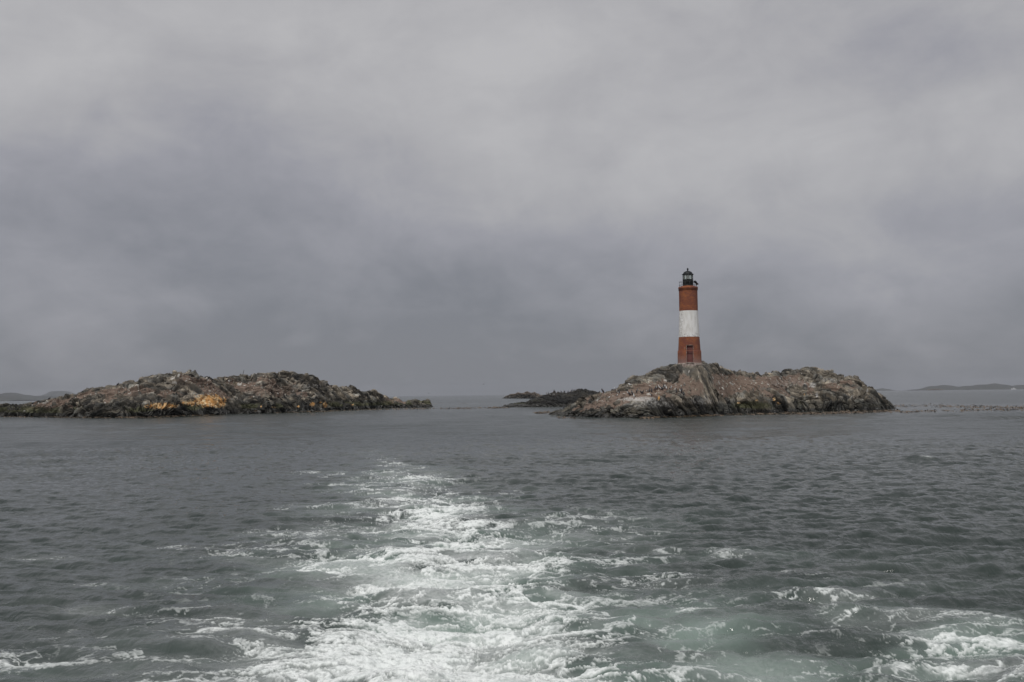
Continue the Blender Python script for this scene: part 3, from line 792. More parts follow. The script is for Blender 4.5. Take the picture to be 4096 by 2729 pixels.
hill([(3826, 1558), (3842, 1550), (3864, 1543.7), (3877, 1547), (3889, 1544.5), (3916, 1538.5), (3955, 1537.6), (3977, 1533.5), (3993, 1536), (4013, 1543), (4043, 1545), (4062, 1544), (4076, 1540),
      (4096, 1540), (4200, 1528), (4400, 1540), (4600, 1550)], 5400, 500, 'long hill with a low peak at the far right', 6)
rocky('low_islet', [(3706, 1559.6), (3716, 1557.2), (3735, 1555.5), (3755, 1556), (3768, 1557.4), (3774, 1559.6)], [(3706, 1562.2), (3774, 1561.6)], [(3706, 30), (3774, 30)], 40.0, 0.8, 60, M_PALE,
      prof=(0.3, 0.2, 0.9), strata=((700, 10), (1200, 10)), seed=22, wet_h=0.9, amps=(0.5, 0.3, 0.1), sizes=(7, 4, 2), label='flat sandy coloured islet in front of the double topped hill')


# ------------------------------------------------------------------ floating kelp
def build_kelp():
    m, N = new_mat('kelp')
    pos = N.n('ShaderNodeNewGeometry').outputs['Position']
    out(N, principled(N, N.mix(N.noise(pos, 1.1, 3), (0.035, 0.022, 0.010), (0.135, 0.082, 0.034)), 0.45))
    rg = np.random.default_rng(5)
    V, F = [], []
    for poly, th, cnt in KELP:
        poly = np.array(poly, float)
        L = np.concatenate([[0], np.cumsum(np.hypot(*np.diff(poly, axis=0).T))])
        for _ in range(cnt):
            s = rg.random() * L[-1]
            cl = vnoise(np.array([s * 0.03]), np.array([th * 3.0]), 2)[0]
            if rg.random() > 0.25 + 1.1 * cl:
                continue
            px = np.interp(s, L, poly[:, 0]); py = np.interp(s, L, poly[:, 1]) + rg.normal() * th * 0.5
            c = px_ground(px, py)
            a = rg.random() * 2 * math.pi
            ln = 0.18 + 0.34 * rg.random(); w = 0.04 + 0.07 * rg.random(); up = 0.03 + 0.10 * rg.random() ** 2
            d = np.array([math.cos(a), math.sin(a), 0]); q = np.array([-d[1], d[0], 0])
            z0 = 0.03 + 0.02 * rg.random()
            pts = [c - d * ln - q * w * .3 + [0, 0, z0 - .02], c - d * ln + q * w * .3 + [0, 0, z0 - .02], c - q * w + [0, 0, z0 + up], c + q * w + [0, 0, z0 + up * 0.7],
                   c + d * ln - q * w * .4 + [0, 0, z0 + up * 1.4], c + d * ln + q * w * .4 + [0, 0, z0 + up * 1.2]]
            b = len(V)
            V += pts
            F += [(b, b + 2, b + 3, b + 1), (b + 2, b + 4, b + 5, b + 3)]
    me = np_mesh('floating_kelp', np.array(V), np.array(F), [m], True)
    o = link(bpy.data.objects.new('floating_kelp', me))
    tag(o, 'brown kelp blades floating in bands beside the rocky shores', 'kelp', kind='stuff')


build_kelp()


# ------------------------------------------------------------------ mesh helpers for built objects
def lathe(bm, prof, segs=64, mi=0, th0=0.0, th1=2 * math.pi, uvl=None, hole=None, smooth=True):
    """prof: (radius, z) list from bottom to top; hole = (half angle, ztop): faces left out around theta = -90 deg"""
    full = abs(th1 - th0 - 2 * math.pi) < 1e-6
    ths = [th0 + (th1 - th0) * i / segs for i in range(segs + (0 if full else 1))]
    if hole:
        c, ha = -math.pi / 2, hole[0]
        ths = [c + ha + (2 * math.pi - 2 * ha) * i / segs for i in range(segs + 1)]
        k = 8
        ths += [c - ha + 2 * ha * i / k + 2 * math.pi for i in range(1, k)]
    rings = [[bm.verts.new((r * math.cos(t), r * math.sin(t), z)) for t in ths] for r, z in prof]
    n = len(ths)
    cnt = n if (full or hole) else n - 1
    for j in range(len(prof) - 1):
        for i in range(cnt):
            if hole and i >= segs and prof[j + 1][1] <= hole[1] + 1e-4:
                continue
            f = bm.faces.new((rings[j][i], rings[j][(i + 1) % n], rings[j + 1][(i + 1) % n], rings[j + 1][i]))
            f.smooth = smooth; f.material_index = mi
            if uvl is not None:
                rr = max(p[0] for p in prof)
                t = [ths[i], ths[i] + ((ths[(i + 1) % n] - ths[i]) % (2 * math.pi))]
                uv = [(t[0] * rr, prof[j][1]), (t[1] * rr, prof[j][1]), (t[1] * rr, prof[j + 1][1]), (t[0] * rr, prof[j + 1][1])]
                for lp, q in zip(f.loops, uv):
                    lp[uvl].uv = q
    return rings


def box(bm, c, s, rot=None, mi=0):
    M = Matrix.Translation(c) @ (rot.to_4x4() if rot is not None else Matrix.Identity(4)) @ Matrix.Diagonal((*s, 1))
    g = bmesh.ops.create_cube(bm, size=1.0, matrix=M)
    for v_ in g['verts']:
        for f in v_.link_faces:
            f.material_index = mi


def tube(bm, pts, radii, segs=8, mi=0, cap=True, flat=1.0, smooth=True):
    """tube along points; flat squeezes the local side axis"""
    pts = [Vector(p) for p in pts]
    if not isinstance(radii, (list, tuple)):
        radii = [radii] * len(pts)
    prev = None
    rings = []
    for i, p in enumerate(pts):
        d = (pts[min(i + 1, len(pts) - 1)] - pts[max(i - 1, 0)]).normalized()
        if prev is None:
            ref = Vector((0, 1, 0)) if abs(d.y) < 0.9 else Vector((1, 0, 0))
            side = (ref - d * ref.dot(d)).normalized()
        else:
            side = (prev - d * prev.dot(d)).normalized()
        prev = side
        up_ = d.cross(side)
        r = radii[i]
        rings.append([bm.verts.new(p + side * (r * flat * math.cos(2 * math.pi * k / segs)) + up_ * (r * math.sin(2 * math.pi * k / segs))) for k in range(segs)])
    for a, b in zip(rings[:-1], rings[1:]):
        for k in range(segs):
            f = bm.faces.new((a[k], a[(k + 1) % segs], b[(k + 1) % segs], b[k]))
            f.smooth = smooth; f.material_index = mi
    if cap:
        for rg_ in (rings[0], rings[-1]):
            try:
                f = bm.faces.new(rg_); f.material_index = mi
            except ValueError:
                pass
    return rings


def torus(bm, R_, r, z, segs=48, sub=6, mi=0):
    V = [[bm.verts.new(((R_ + r * math.cos(b)) * math.cos(a), (R_ + r * math.cos(b)) * math.sin(a), z + r * math.sin(b)))
          for b in [2 * math.pi * k / sub for k in range(sub)]] for a in [2 * math.pi * i / segs for i in range(segs)]]
    for i in range(segs):
        for k in range(sub):
            f = bm.faces.new((V[i][k], V[(i + 1) % segs][k], V[(i + 1) % segs][(k + 1) % sub], V[i][(k + 1) % sub]))
            f.smooth = True; f.material_index = mi


def finish(bm, name, mats, parent=None, loc=None):
    bmesh.ops.recalc_face_normals(bm, faces=bm.faces)
    me = bpy.data.meshes.new(name)
    bm.to_mesh(me)
    bm.free()
    for m in mats:
        me.materials.append(m)
    o = link(bpy.data.objects.new(name, me), parent)
    if loc is not None:
        o.location = loc
    return o


def empty(name, loc, rz=0.0):
    o = link(bpy.data.objects.new(name, None))
    o.empty_display_size = 0.3
    o.location = loc
    o.rotation_euler.z = rz
    return o


# ------------------------------------------------------------------ lighthouse
def brick_mat(name, base, alt, stain, paint=False):
    m, N = new_mat(name)
    uv = N.n('ShaderNodeTexCoord').outputs['UV']
    pos = N.n('ShaderNodeTexCoord').outputs['Object']
    jig = N.vmath('ADD', uv, N.vmath('SCALE', N.vmath('SUBTRACT', N.noise(pos, 6.0, 2, out=1), (0.5, 0.5, 0.5))))
    wv = N.n('ShaderNodeVectorMath', operation='MULTIPLY_ADD')
    N.set(wv.inputs[0], N.vmath('SUBTRACT', N.noise(pos, 7.0, 2, out=1), (0.5, 0.5, 0.5)))
    wv.inputs[1].default_value = (0.05, 0.05, 0.05)
    N.set(wv.inputs[2], uv)
    br = N.n('ShaderNodeTexBrick', ins={'Vector': wv.outputs[0], 'Scale': 1.0, 'Mortar Size': 0.012, 'Brick Width': 0.27, 'Row Height': 0.085, 'Mortar Smooth': 0.3,
                                        'Color1': (0, 0, 0, 1), 'Color2': (1, 1, 1, 1), 'Mortar': (0.5, 0.5, 0.5, 1)})
    br.offset = 0.5
    mort = br.outputs['Fac']
    sp_ = N.n('ShaderNodeSeparateXYZ', ins={0: pos})
    zz_ = sp_.outputs[2]
    big = N.noise(pos, 1.1, 5, 0.6)
    med = N.noise(pos, 4.5, 5, 0.65)
    if not paint:
        f = N.math('ADD', N.math('MULTIPLY', br.outputs['Color'], 0.5), N.math('MULTIPLY', N.math('SUBTRACT', big, 0.5), 3.2), clamp=True)
        c = N.mix(f, base, alt)
        c = N.mix(N.math('MULTIPLY', N.step(med, 0.50, 0.72), 0.6), c, stain)
        c = N.mix(N.math('MULTIPLY', mort, 0.55), c, (0.13, 0.075, 0.06))
        # salt bloom and grime near the ground
        low = N.math('MULTIPLY', N.step(N.math('ADD', zz_, N.math('MULTIPLY', N.math('SUBTRACT', med, 0.5), 1.5)), 1.3, 0.0), 0.62)
        c = N.mix(low, c, (0.27, 0.185, 0.165))
    else:
        st = N.n('ShaderNodeMapping', ins={'Vector': pos, 'Scale': (2.0, 2.0, 0.5)}).outputs[0]
        c = N.mix(N.step(N.noise(st, 1.6, 5, 0.65), 0.35, 0.75), (0.80, 0.80, 0.78), (0.62, 0.605, 0.57))
        # flaked paint: dark joints on the weather side and low down
        ang = N.step(sp_.outputs[0], 0.1, -1.1)
        lo = N.step(zz_, 4.7, 3.5)
        w_ = N.math('MAXIMUM', N.math('MULTIPLY', ang, 0.80), N.math('MULTIPLY', lo, 0.70))
        fl = N.step(N.math('ADD', w_, N.math('MULTIPLY', N.math('SUBTRACT', N.noise(pos, 3.4, 4, 0.7), 0.5), 1.9)), 0.72, 0.86)
        joint = N.step(N.math('ADD', mort, N.math('MULTIPLY', N.noise(pos, 9.0, 3), 0.35)), 0.40, 0.6)
        spots = N.step(N.math('ADD', N.noise(pos, 6.5, 4, 0.6), N.math('MULTIPLY', w_, 0.10)), 0.70, 0.74)
        c = N.mix(N.math('MAXIMUM', N.math('MULTIPLY', fl, joint), N.math('MULTIPLY', spots, lo)), c, (0.10, 0.07, 0.055))
    bh = N.math('ADD', N.math('MULTIPLY', mort, -0.6), N.math('MULTIPLY', N.noise(pos, 12.0, 4), 0.8))
    out(N, principled(N, c, 0.82, bh, 0.7, 0.035))
    return m


def simple_mat(name, a, b, scale=4.0, rough=0.6, metallic=0.0, bstr=0.3, zs=1.0, spec=0.5, lo=0.35):
    m, N = new_mat(name)
    pos = N.n('ShaderNodeTexCoord').outputs['Object']
    mp = N.n('ShaderNodeMapping', ins={'Vector': pos, 'Scale': (1, 1, zs)}).outputs[0]
    nz = N.noise(mp, scale, 5, 0.6)
    out(N, principled(N, N.mix(N.step(nz, lo, lo + 0.35), a, b), rough, nz, bstr, 0.02, Metallic=metallic, Specular_IOR_Level=spec))
    return m


def glass_mat():
    m, N = new_mat('lantern_glass')
    fr = N.n('ShaderNodeFresnel', ins={'IOR': 1.5})
    tr = N.n('ShaderNodeBsdfTransparent', ins={'Color': (0.92, 0.98, 0.94, 1)})
    gl = N.n('ShaderNodeBsdfGlossy', ins={'Color': (0.95, 1, 0.97, 1), 'Roughness': 0.03})
    di = N.n('ShaderNodeBsdfDiffuse', ins={'Color': (0.8, 0.84, 0.8, 1)})
    a = N.n('ShaderNodeMixShader', ins={0: fr.outputs[0], 1: tr.outputs[0], 2: gl.outputs[0]})
    b = N.n('ShaderNodeMixShader', ins={0: 0.22, 1: a.outputs[0], 2: di.outputs[0]})     # salt film on the panes
    out(N, b.outputs[0])
    return m


def build_lighthouse():
    base = px_at(2758.6, 1453.0, 125.6)
    root = empty('lighthouse', Vector(base), R(-7.8))
    tag(root, 'red and white banded brick lighthouse with black lantern on the rocky island', 'lighthouse')
    red = brick_mat('red_brick', (0.180, 0.048, 0.024), (0.370, 0.118, 0.030), (0.14, 0.052, 0.036))
    white = brick_mat('white_paint_on_brick', (0.8, 0.8, 0.8), (0.8, 0.8, 0.8), (0.6, 0.6, 0.6), True)
    iron = simple_mat('black_iron', (0.006, 0.007, 0.007), (0.014, 0.015, 0.015), 5, 0.75, 0, 0.3, 1.0, 0.12)
    dome_m = simple_mat('streaked_dome_metal', (0.012, 0.014, 0.016), (0.085, 0.09, 0.095), 5.0, 0.55, 0.0, 0.2, 0.25, 0.25, 0.55)
    wood = simple_mat('red_brown_wood', (0.10, 0.026, 0.022), (0.145, 0.048, 0.040), 3.0, 0.7, 0, 0.4, 0.2)
    frame_m = simple_mat('old_stone_frame', (0.13, 0.060, 0.045), (0.30, 0.24, 0.20), 6, 0.8)
    steel = simple_mat('dark_steel', (0.045, 0.047, 0.050), (0.09, 0.09, 0.09), 9, 0.5, 0.3)
    grout = simple_mat('pale_footing', (0.17, 0.13, 0.11), (0.34, 0.29, 0.26), 4, 0.9)
    HA = math.asin(0.44 / 1.46)

    def ring(name, prof, mats, hole=None, segs=72):
        bm = bmesh.new(); uvl = bm.loops.layers.uv.new('UVMap')
        lathe(bm, prof, segs, uvl=uvl, hole=hole)
        return finish(bm, name, mats, root)
    o = ring('plinth', [(1.50, -0.5), (1.49, 0.0), (1.485, 0.5), (1.477, 1.0), (1.47, 1.55), (1.455, 1.575), (1.38, 1.58)], [red], (HA, 1.55)); o['label'] = 'stained red brick plinth around the doorway'
    o = ring('brick_band', [(1.392, 1.58), (1.374, 1.90), (1.356, 2.19), (1.33, 2.60), (1.29, 3.288)], [red], (HA * 1.06, 2.19)); o['label'] = 'red brick band above the plinth'
    o = ring('white_band', [(1.295, 3.288), (1.265, 3.9), (1.225, 4.8), (1.19, 5.7), (1.172, 6.592)], [white]); o['label'] = 'white painted band with flaking paint'
    o = ring('brick_band', [(1.165, 6.592), (1.163, 7.6), (1.160, 8.5), (1.160, 9.20)], [red]); o['label'] = 'red brick band under the cornice'
    ring('cornice', [(1.16, 9.18), (1.20, 9.205), (1.214, 9.22), (1.214, 9.36), (1.228, 9.37), (1.228, 9.60), (1.20, 9.63), (1.0, 9.68), (0.68, 9.79), (0.4, 9.80)], [red])
    ring('footing', [(1.62, -0.6), (1.58, -0.16), (1.54, -0.03), (1.47, 0.03)], [grout])
    # doorway: reveal, frame and plank door set back in the wall
    bm = bmesh.new()
    zt = 2.19
    for s in (-1, 1):
        box(bm, (s * 0.415, -1.22, zt / 2), (0.07, 0.36, zt))
    box(bm, (0, -1.20, zt + 0.035), (0.90, 0.32, 0.07))
    fr = finish(bm, 'door_frame', [frame_m], root)
    bm = bmesh.new()
    for k in range(5):
        box(bm, (-0.304 + 0.152 * k, -1.13 - 0.004 * (k % 2), zt / 2 + 0.01), (0.147, 0.05, zt - 0.03))
    for z_ in (0.4, 1.75):
        box(bm, (0, -1.165, z_), (0.70, 0.02, 0.10))
    door = finish(bm, 'door', [wood], root)
    bm = bmesh.new(); tube(bm, [(0.27, -1.165, 1.08), (0.27, -1.22, 1.08), (0.21, -1.22, 1.08)], 0.014, 6); finish(bm, 'handle', [iron], door)
    bm = bmesh.new(); box(bm, (0, -1.36, 0.0), (0.92, 0.50, 0.16)); finish(bm, 'doorstep', [grout], root)
    bm = bmesh.new(); box(bm, (-0.62, -1.352, 1.82), (0.05, 0.03, 0.26)); finish(bm, 'wall_plate', [grout], root)
    # lantern
    bm = bmesh.new(); lathe(bm, [(0.70, 9.70), (0.68, 9.80), (0.655, 9.83), (0.652, 10.54), (0.675, 10.55), (0.675, 10.585), (0.64, 10.59), (0.0, 10.59)], 14, smooth=False)
    lw = finish(bm, 'lantern_wall', [iron], root)
    bm = bmesh.new(); box(bm, (0.18, -0.655, 10.2), (0.42, 0.03, 0.62), Matrix.Rotation(0.28, 3, 'Z')); finish(bm, 'hatch', [iron], lw)
    bm = bmesh.new(); lathe(bm, [(0.625, 10.59), (0.625, 11.20)], 14, smooth=False)
    finish(bm, 'lantern_glazing', [glass_mat()], root)
    for i in range(14):
        a = 2 * math.pi * i / 14
        bm = bmesh.new(); tube(bm, [(0.632 * math.cos(a), 0.632 * math.sin(a), 10.585), (0.632 * math.cos(a), 0.632 * math.sin(a), 11.20)], 0.020, 6); finish(bm, 'mullion', [iron], root)
    lens_m, Nn = new_mat('lens_glass')
    ps = Nn.n('ShaderNodeTexCoord').outputs['Object']
    wv = Nn.n('ShaderNodeTexWave', wave_type='BANDS', bands_direction='X', ins={'Vector': ps, 'Scale': 7.0, 'Distortion': 0.6})
    out(Nn, principled(Nn, Nn.mix(wv.outputs[0], (0.06, 0.065, 0.06), (0.22, 0.23, 0.215)), 0.15))
    bm = bmesh.new(); lathe(bm, [(0.12, 10.59), (0.24, 10.62), (0.225, 10.74), (0.20, 10.9), (0.215, 11.04), (0.26, 11.15), (0.20, 11.20), (0.0, 11.21)], 28)
    finish(bm, 'lens', [lens_m], root)
    bm = bmesh.new()
    prof = [(0.60, 11.20), (0.70, 11.205), (0.745, 11.25), (0.735, 11.28), (0.60, 11.295)]
    for k in range(1, 11):
        a = k / 11 * math.pi / 2
        prof.append((0.575 * math.cos(a) + 0.008, 11.30 + 0.38 * math.sin(a)))
    prof += [(0.10, 11.685), (0.0, 11.69)]
    lathe(bm, prof, 28)
    dm = finish(bm, 'dome', [dome_m], root)
    bm = bmesh.new()
    for i in range(12):
        a = 2 * math.pi * i / 12
        tube(bm, [((0.580 * math.cos(b) + 0.008) * math.cos(a), (0.580 * math.cos(b) + 0.008) * math.sin(a), 11.302 + 0.384 * math.sin(b)) for b in [q / 8 * math.pi / 2 * 0.93 for q in range(9)]], 0.012, 5)
    finish(bm, 'dome_ribs', [dome_m], dm)
    bm = bmesh.new(); lathe(bm, [(0.16, 11.66), (0.12, 11.70), (0.075, 11.74), (0.085, 11.79), (0.055, 11.82), (0.075, 11.835), (0.115, 11.87), (0.125, 11.92), (0.115, 11.975), (0.07, 12.025), (0.025, 12.05), (0.012, 12.10), (0.0, 12.11)], 18)
    finish(bm, 'finial', [iron], dm)
    # gallery railing
    bm = bmesh.new(); torus(bm, 1.10, 0.020, 10.30); torus(bm, 1.10, 0.020, 9.86)
    rail = finish(bm, 'railing', [steel], root)
    for i in range(12):
        a = 2 * math.pi * (i + 0.3) / 12
        x_, y_ = 1.10 * math.cos(a), 1.10 * math.sin(a)
        bm = bmesh.new(); tube(bm, [(x_, y_, 9.58), (x_, y_, 10.30)], 0.013, 6); finish(bm, 'rail_post', [steel], rail)
    # tilted solar panel on a bracket at the gallery
    pm, Np = new_mat('solar_cell')
    ps = Np.n('ShaderNodeTexCoord').outputs['Object']
    ck = Np.n('ShaderNodeTexChecker', ins={'Vector': ps, 'Scale': 14.0, 'Color1': (0.008, 0.010, 0.014, 1), 'Color2': (0.014, 0.017, 0.024, 1)})
    out(Np, principled(Np, ck.outputs[0], 0.25))
    rot = Matrix.Rotation(R(-7.8), 3, 'Z').inverted()
    c = rot @ Vector((0.95, -0.35, 10.15))
    pr = rot @ Matrix.Rotation(R(12), 3, 'Z') @ Matrix.Rotation(R(46), 3, 'Y')
    bm = bmesh.new(); box(bm, c, (0.66, 0.60, 0.06), pr); pan = finish(bm, 'solar_panel', [pm], root)
    bm = bmesh.new()
    tube(bm, [c + Vector((0, 0, -0.03)), rot @ Vector((1.0, -0.40, 9.60))], 0.02, 6); tube(bm, [c + Vector((0, 0, -0.02)), rot @ Vector((0.62, -0.2, 10.15))], 0.018, 6)
    finish(bm, 'bracket', [steel], pan)


build_lighthouse()


# ------------------------------------------------------------------ things on the islands
bpy.context.view_layer.update()


def ground_hit(o, px, py, tries=60):
    d0 = Vector((0, 0, CAM_H))
    for k in range(tries):
        d = px_dir(px, py + k * 0.5).normalized()
        ok, loc, nrm, _ = o.ray_cast(d0, d)
        if ok:
            return loc
    return Vector(px_ground(px, py))


# weathered post on the left island
def build_post():
    m = simple_mat('weathered_wood', (0.035, 0.030, 0.026), (0.09, 0.08, 0.07), 6, 0.9, 0, 0.4, 0.2)
    p = ground_hit(left_island, 971, 1500)
    bm = bmesh.new()
    tube(bm, [(0, 0, -0.3), (0.02, 0, 0.0), (0.10, 0.01, 0.42), (0.22, 0.02, 0.86), (0.235, 0.02, 0.92)], [0.055, 0.05, 0.045, 0.04, 0.022], 8)
    o = finish(bm, 'leaning_post', [m], None, p)
    tag(o, 'thin dark leaning post on the crest of the left island', 'post')


build_post()


def bird_mats():
    bl = simple_mat('black_plumage', (0.010, 0.010, 0.012), (0.022, 0.022, 0.026), 20, 0.6)
    wh = simple_mat('white_plumage', (0.66, 0.66, 0.63), (0.76, 0.76, 0.74), 20, 0.7)
    bk = simple_mat('horn_beak', (0.10, 0.075, 0.04), (0.16, 0.11, 0.06), 20, 0.5)
    ft = simple_mat('pinkish_feet', (0.22, 0.12, 0.10), (0.30, 0.17, 0.14), 20, 0.6)
    return [bl, wh, bk, ft]


BM = bird_mats()


def cormorant_mesh(name, pose, white=True):
    """standing black and white cormorant facing +X, about 0.62 m tall, one continuous body"""
    if pose == 'upright':
        sp = [(-0.185, 0.035, .012), (-0.15, 0.075, .036), (-0.105, 0.15, .066), (-0.06, 0.225, .090), (-0.012, 0.30, .096), (0.025, 0.365, .082), (0.045, 0.415, .056), (0.050, 0.46, .038),
              (0.048, 0.515, .034), (0.052, 0.555, .040), (0.075, 0.582, .042), (0.105, 0.585, .030), (0.128, 0.580, .016), (0.165, 0.576, .009), (0.192, 0.568, .004)]
    elif pose == 'preening':
        sp = [(-0.185, 0.035, .012), (-0.15, 0.075, .036), (-0.105, 0.15, .066), (-0.06, 0.225, .090), (-0.015, 0.295, .098), (0.03, 0.355, .084), (0.070, 0.395, .058), (0.100, 0.42, .040),
              (0.120, 0.445, .036), (0.112, 0.480, .042), (0.085, 0.495, .042), (0.055, 0.485, .030), (0.036, 0.470, .016), (0.012, 0.445, .009), (-0.004, 0.425, .004)]
    else:  # hunched
        sp = [(-0.20, 0.06, .012), (-0.165, 0.09, .038), (-0.115, 0.135, .072), (-0.06, 0.18, .096), (-0.005, 0.225, .100), (0.045, 0.27, .086), (0.075, 0.31, .064), (0.085, 0.345, .048),
              (0.080, 0.375, .042), (0.088, 0.402, .043), (0.108, 0.415, .040), (0.134, 0.412, .028), (0.155, 0.406, .015), (0.190, 0.398, .009), (0.215, 0.390, .004)]
    bm = bmesh.new()
    rings = tube(bm, [(a, 0, b) for a, b, _ in sp], [c for _, _, c in sp], 14, 0, True, 0.92)
    bm.normal_update()
    n = len(sp)
    for i in range(n - 1):
        d = Vector((sp[i + 1][0] - sp[i][0], 0, sp[i + 1][1] - sp[i][1])).normalized()
        vent = Vector((d.z, 0, -d.x))              # belly side of the spine
        for f in bm.faces:
            pass
    # colour by place: belly, throat white; beak horn
    for f in bm.faces:
        c = f.calc_center_median()
        best = min(range(n - 1), key=lambda i: (Vector(((sp[i][0] + sp[i + 1][0]) / 2, 0, (sp[i][1] + sp[i + 1][1]) / 2)) - c).length)
        i = best
        d = Vector((sp[i + 1][0] - sp[i][0], 0, sp[i + 1][1] - sp[i][1])).normalized()
        vent = Vector((d.z, 0, -d.x))
        mid = Vector(((sp[i][0] + sp[i + 1][0]) / 2, 0, (sp[i][1] + sp[i + 1][1]) / 2))
        if i >= n - 3:
            f.material_index = 2
        elif white and i >= 2 and i <= n - 5 and (c - mid).dot(vent) > (0.012 if i < 7 else 0.004):
            f.material_index = 1
    # folded wings hugging the flanks, tail wedge, legs and webbed feet (all one mesh)
    for s in (-1, 1):
        tube(bm, [(0.015, s * 0.070, 0.345), (-0.045, s * 0.092, 0.27), (-0.105, s * 0.080, 0.17), (-0.165, s * 0.045, 0.075), (-0.19, s * 0.025, 0.04)], [.030, .052, .048, .028, .008], 8, 0, True, 0.42)
        tube(bm, [(-0.035, s * 0.045, 0.18), (-0.02, s * 0.05, 0.09), (-0.015, s * 0.05, 0.012)], [.030, .014, .010], 6, 3)
        tube(bm, [(-0.03, s * 0.05, 0.010), (0.03, s * 0.052, 0.010), (0.075, s * 0.056, 0.006)], [.012, .026, .034], 6, 3, True, 1.0)
    box(bm, (-0.20, 0, 0.05), (0.12, 0.06, 0.012), Matrix.Rotation(R(-40), 3, 'Y'), 0)
    bmesh.ops.recalc_face_normals(bm, faces=bm.faces)
    me = bpy.data.meshes.new(name)
    bm.to_mesh(me); bm.free()
    for m in BM:
        me.materials.append(m)
    return me


CORM = {(p, w): cormorant_mesh('cormorant', p, w) for p in ('upright', 'preening', 'hunched') for w in (True, False)}
G_MAIN = 'cormorants on the lighthouse island'


def cormorant(island, px, feet, pose, white, heading, label, scale=1.0, group=G_MAIN, name='cormorant', cat='seabird'):
    o = link(bpy.data.objects.new(name, CORM[(pose, white)]))
    p = ground_hit(island, px, feet)
    o.location = p + Vector((0, 0, -0.012))
    o.rotation_euler.z = R(heading)
    o.scale = (scale,) * 3
    tag(o, label, cat, group)
    return o


RI = right_island
for a in [
    (2511.5, 1577, 'hunched', True, 200, 'hunched cormorant showing white, left of the dark one below the grey boulder', 0.9),
    (2517.5, 1583, 'hunched', False, 150, 'hunched all dark cormorant right of the grey boulder on the red soil', 1.05),
    (2527.5, 1580, 'upright', False, 120, 'tall slim all black cormorant standing right of the hunched dark one', 1.0),
    (2536.5, 1594, 'upright', True, 215, 'white breasted cormorant facing left, standing lowest on the pale rock', 1.05),
    (2549.5, 1571.5, 'upright', True, 20, 'black backed cormorant with white front turned right, alone on the soil', 0.95),
    (2564.5, 1576.5, 'hunched', False, 180, 'squat dark cormorant, left of a close pair', 0.95),
    (2571.8, 1576.5, 'preening', False, 20, 'dark preening cormorant, right of a close pair', 0.95),
    (2587.5, 1568, 'hunched', True, 190, 'low sitting cormorant between two close pairs', 0.6),
    (2597.5, 1570, 'upright', True, 60, 'left one of two upright cormorants side by side with black backs', 0.95),
    (2605.5, 1569, 'upright', False, 100, 'right one of two upright cormorants side by side, all black', 0.95),
    (2602.5, 1588, 'preening', True, 185, 'white faced cormorant facing left on the pale rock edge below the others', 0.95),
    (2623.5, 1560.5, 'upright', True, 10, 'leftmost cormorant of the crowded cluster, white front turned right', 1.0),
    (2628.8, 1558.5, 'preening', False, 60, 'dark cormorant second from left in the crowded cluster', 0.95),
    (2636.0, 1556.5, 'preening', True, 240, 'white patched cormorant bending at the middle of the crowded cluster', 0.95),
    (2641.5, 1559.5, 'hunched', True, 200, 'slanting black cormorant bent over in the crowded cluster', 1.15),
    (2651.2, 1561.5, 'upright', True, 30, 'black cormorant with white side edge at the cluster, low front', 0.95),
    (2655.0, 1553.5, 'upright', False, 90, 'all black cormorant standing at the back of the crowded cluster', 0.95),
    (2660.0, 1554.5, 'upright', True, 270, 'white headed cormorant at the back of the crowded cluster', 0.95),
    (2665.8, 1562.5, 'upright', True, 245, 'cormorant with the largest white chest, right end of the crowded cluster', 1.05),
    (2683.0, 1560, 'preening', True, 330, 'black cormorant with white stripe standing apart right of the crowded cluster', 0.95),
    (2706.0, 1572.5, 'upright', False, 60, 'slim black cormorant standing alone on the pale rock rim', 1.0),
    (2721.5, 1573, 'upright', True, 200, 'white fronted cormorant, left of the right hand pair', 0.95),
    (2727.0, 1566.5, 'upright', False, 70, 'black cormorant higher up, right of the right hand pair', 0.95),
    (2733.5, 1582, 'hunched', True, 100, 'dark cormorant with pale head below the right hand pair', 1.1),
    (2776.0, 1599, 'hunched', False, 160, 'dark cormorant on a dark rock, rightmost of the island birds', 0.95),
    (2411.0, 1575, 'preening', False, 195, 'large black cormorant outlined against the sky on the left ridge', 1.25),
    (2396.8, 1574.5, 'hunched', False, 30, 'smaller black cormorant at the gap between the dark islet and the ridge', 0.75),
    (2255.0, 1632.5, 'upright', False, 90, 'dark cormorant near the water at the island tip', 0.9),
    (2469.0, 1573, 'preening', True, 160, 'pale cormorant beside a grey boulder, left of its neighbours on the reddish slope', 0.8),
    (2477.0, 1574, 'upright', True, 80, 'pale grey looking cormorant beside the grey boulder', 0.9),
    (2469.0, 1586.5, 'hunched', True, 290, 'small white fronted cormorant low on the reddish slope', 0.8),
]:
    cormorant(RI, *a)

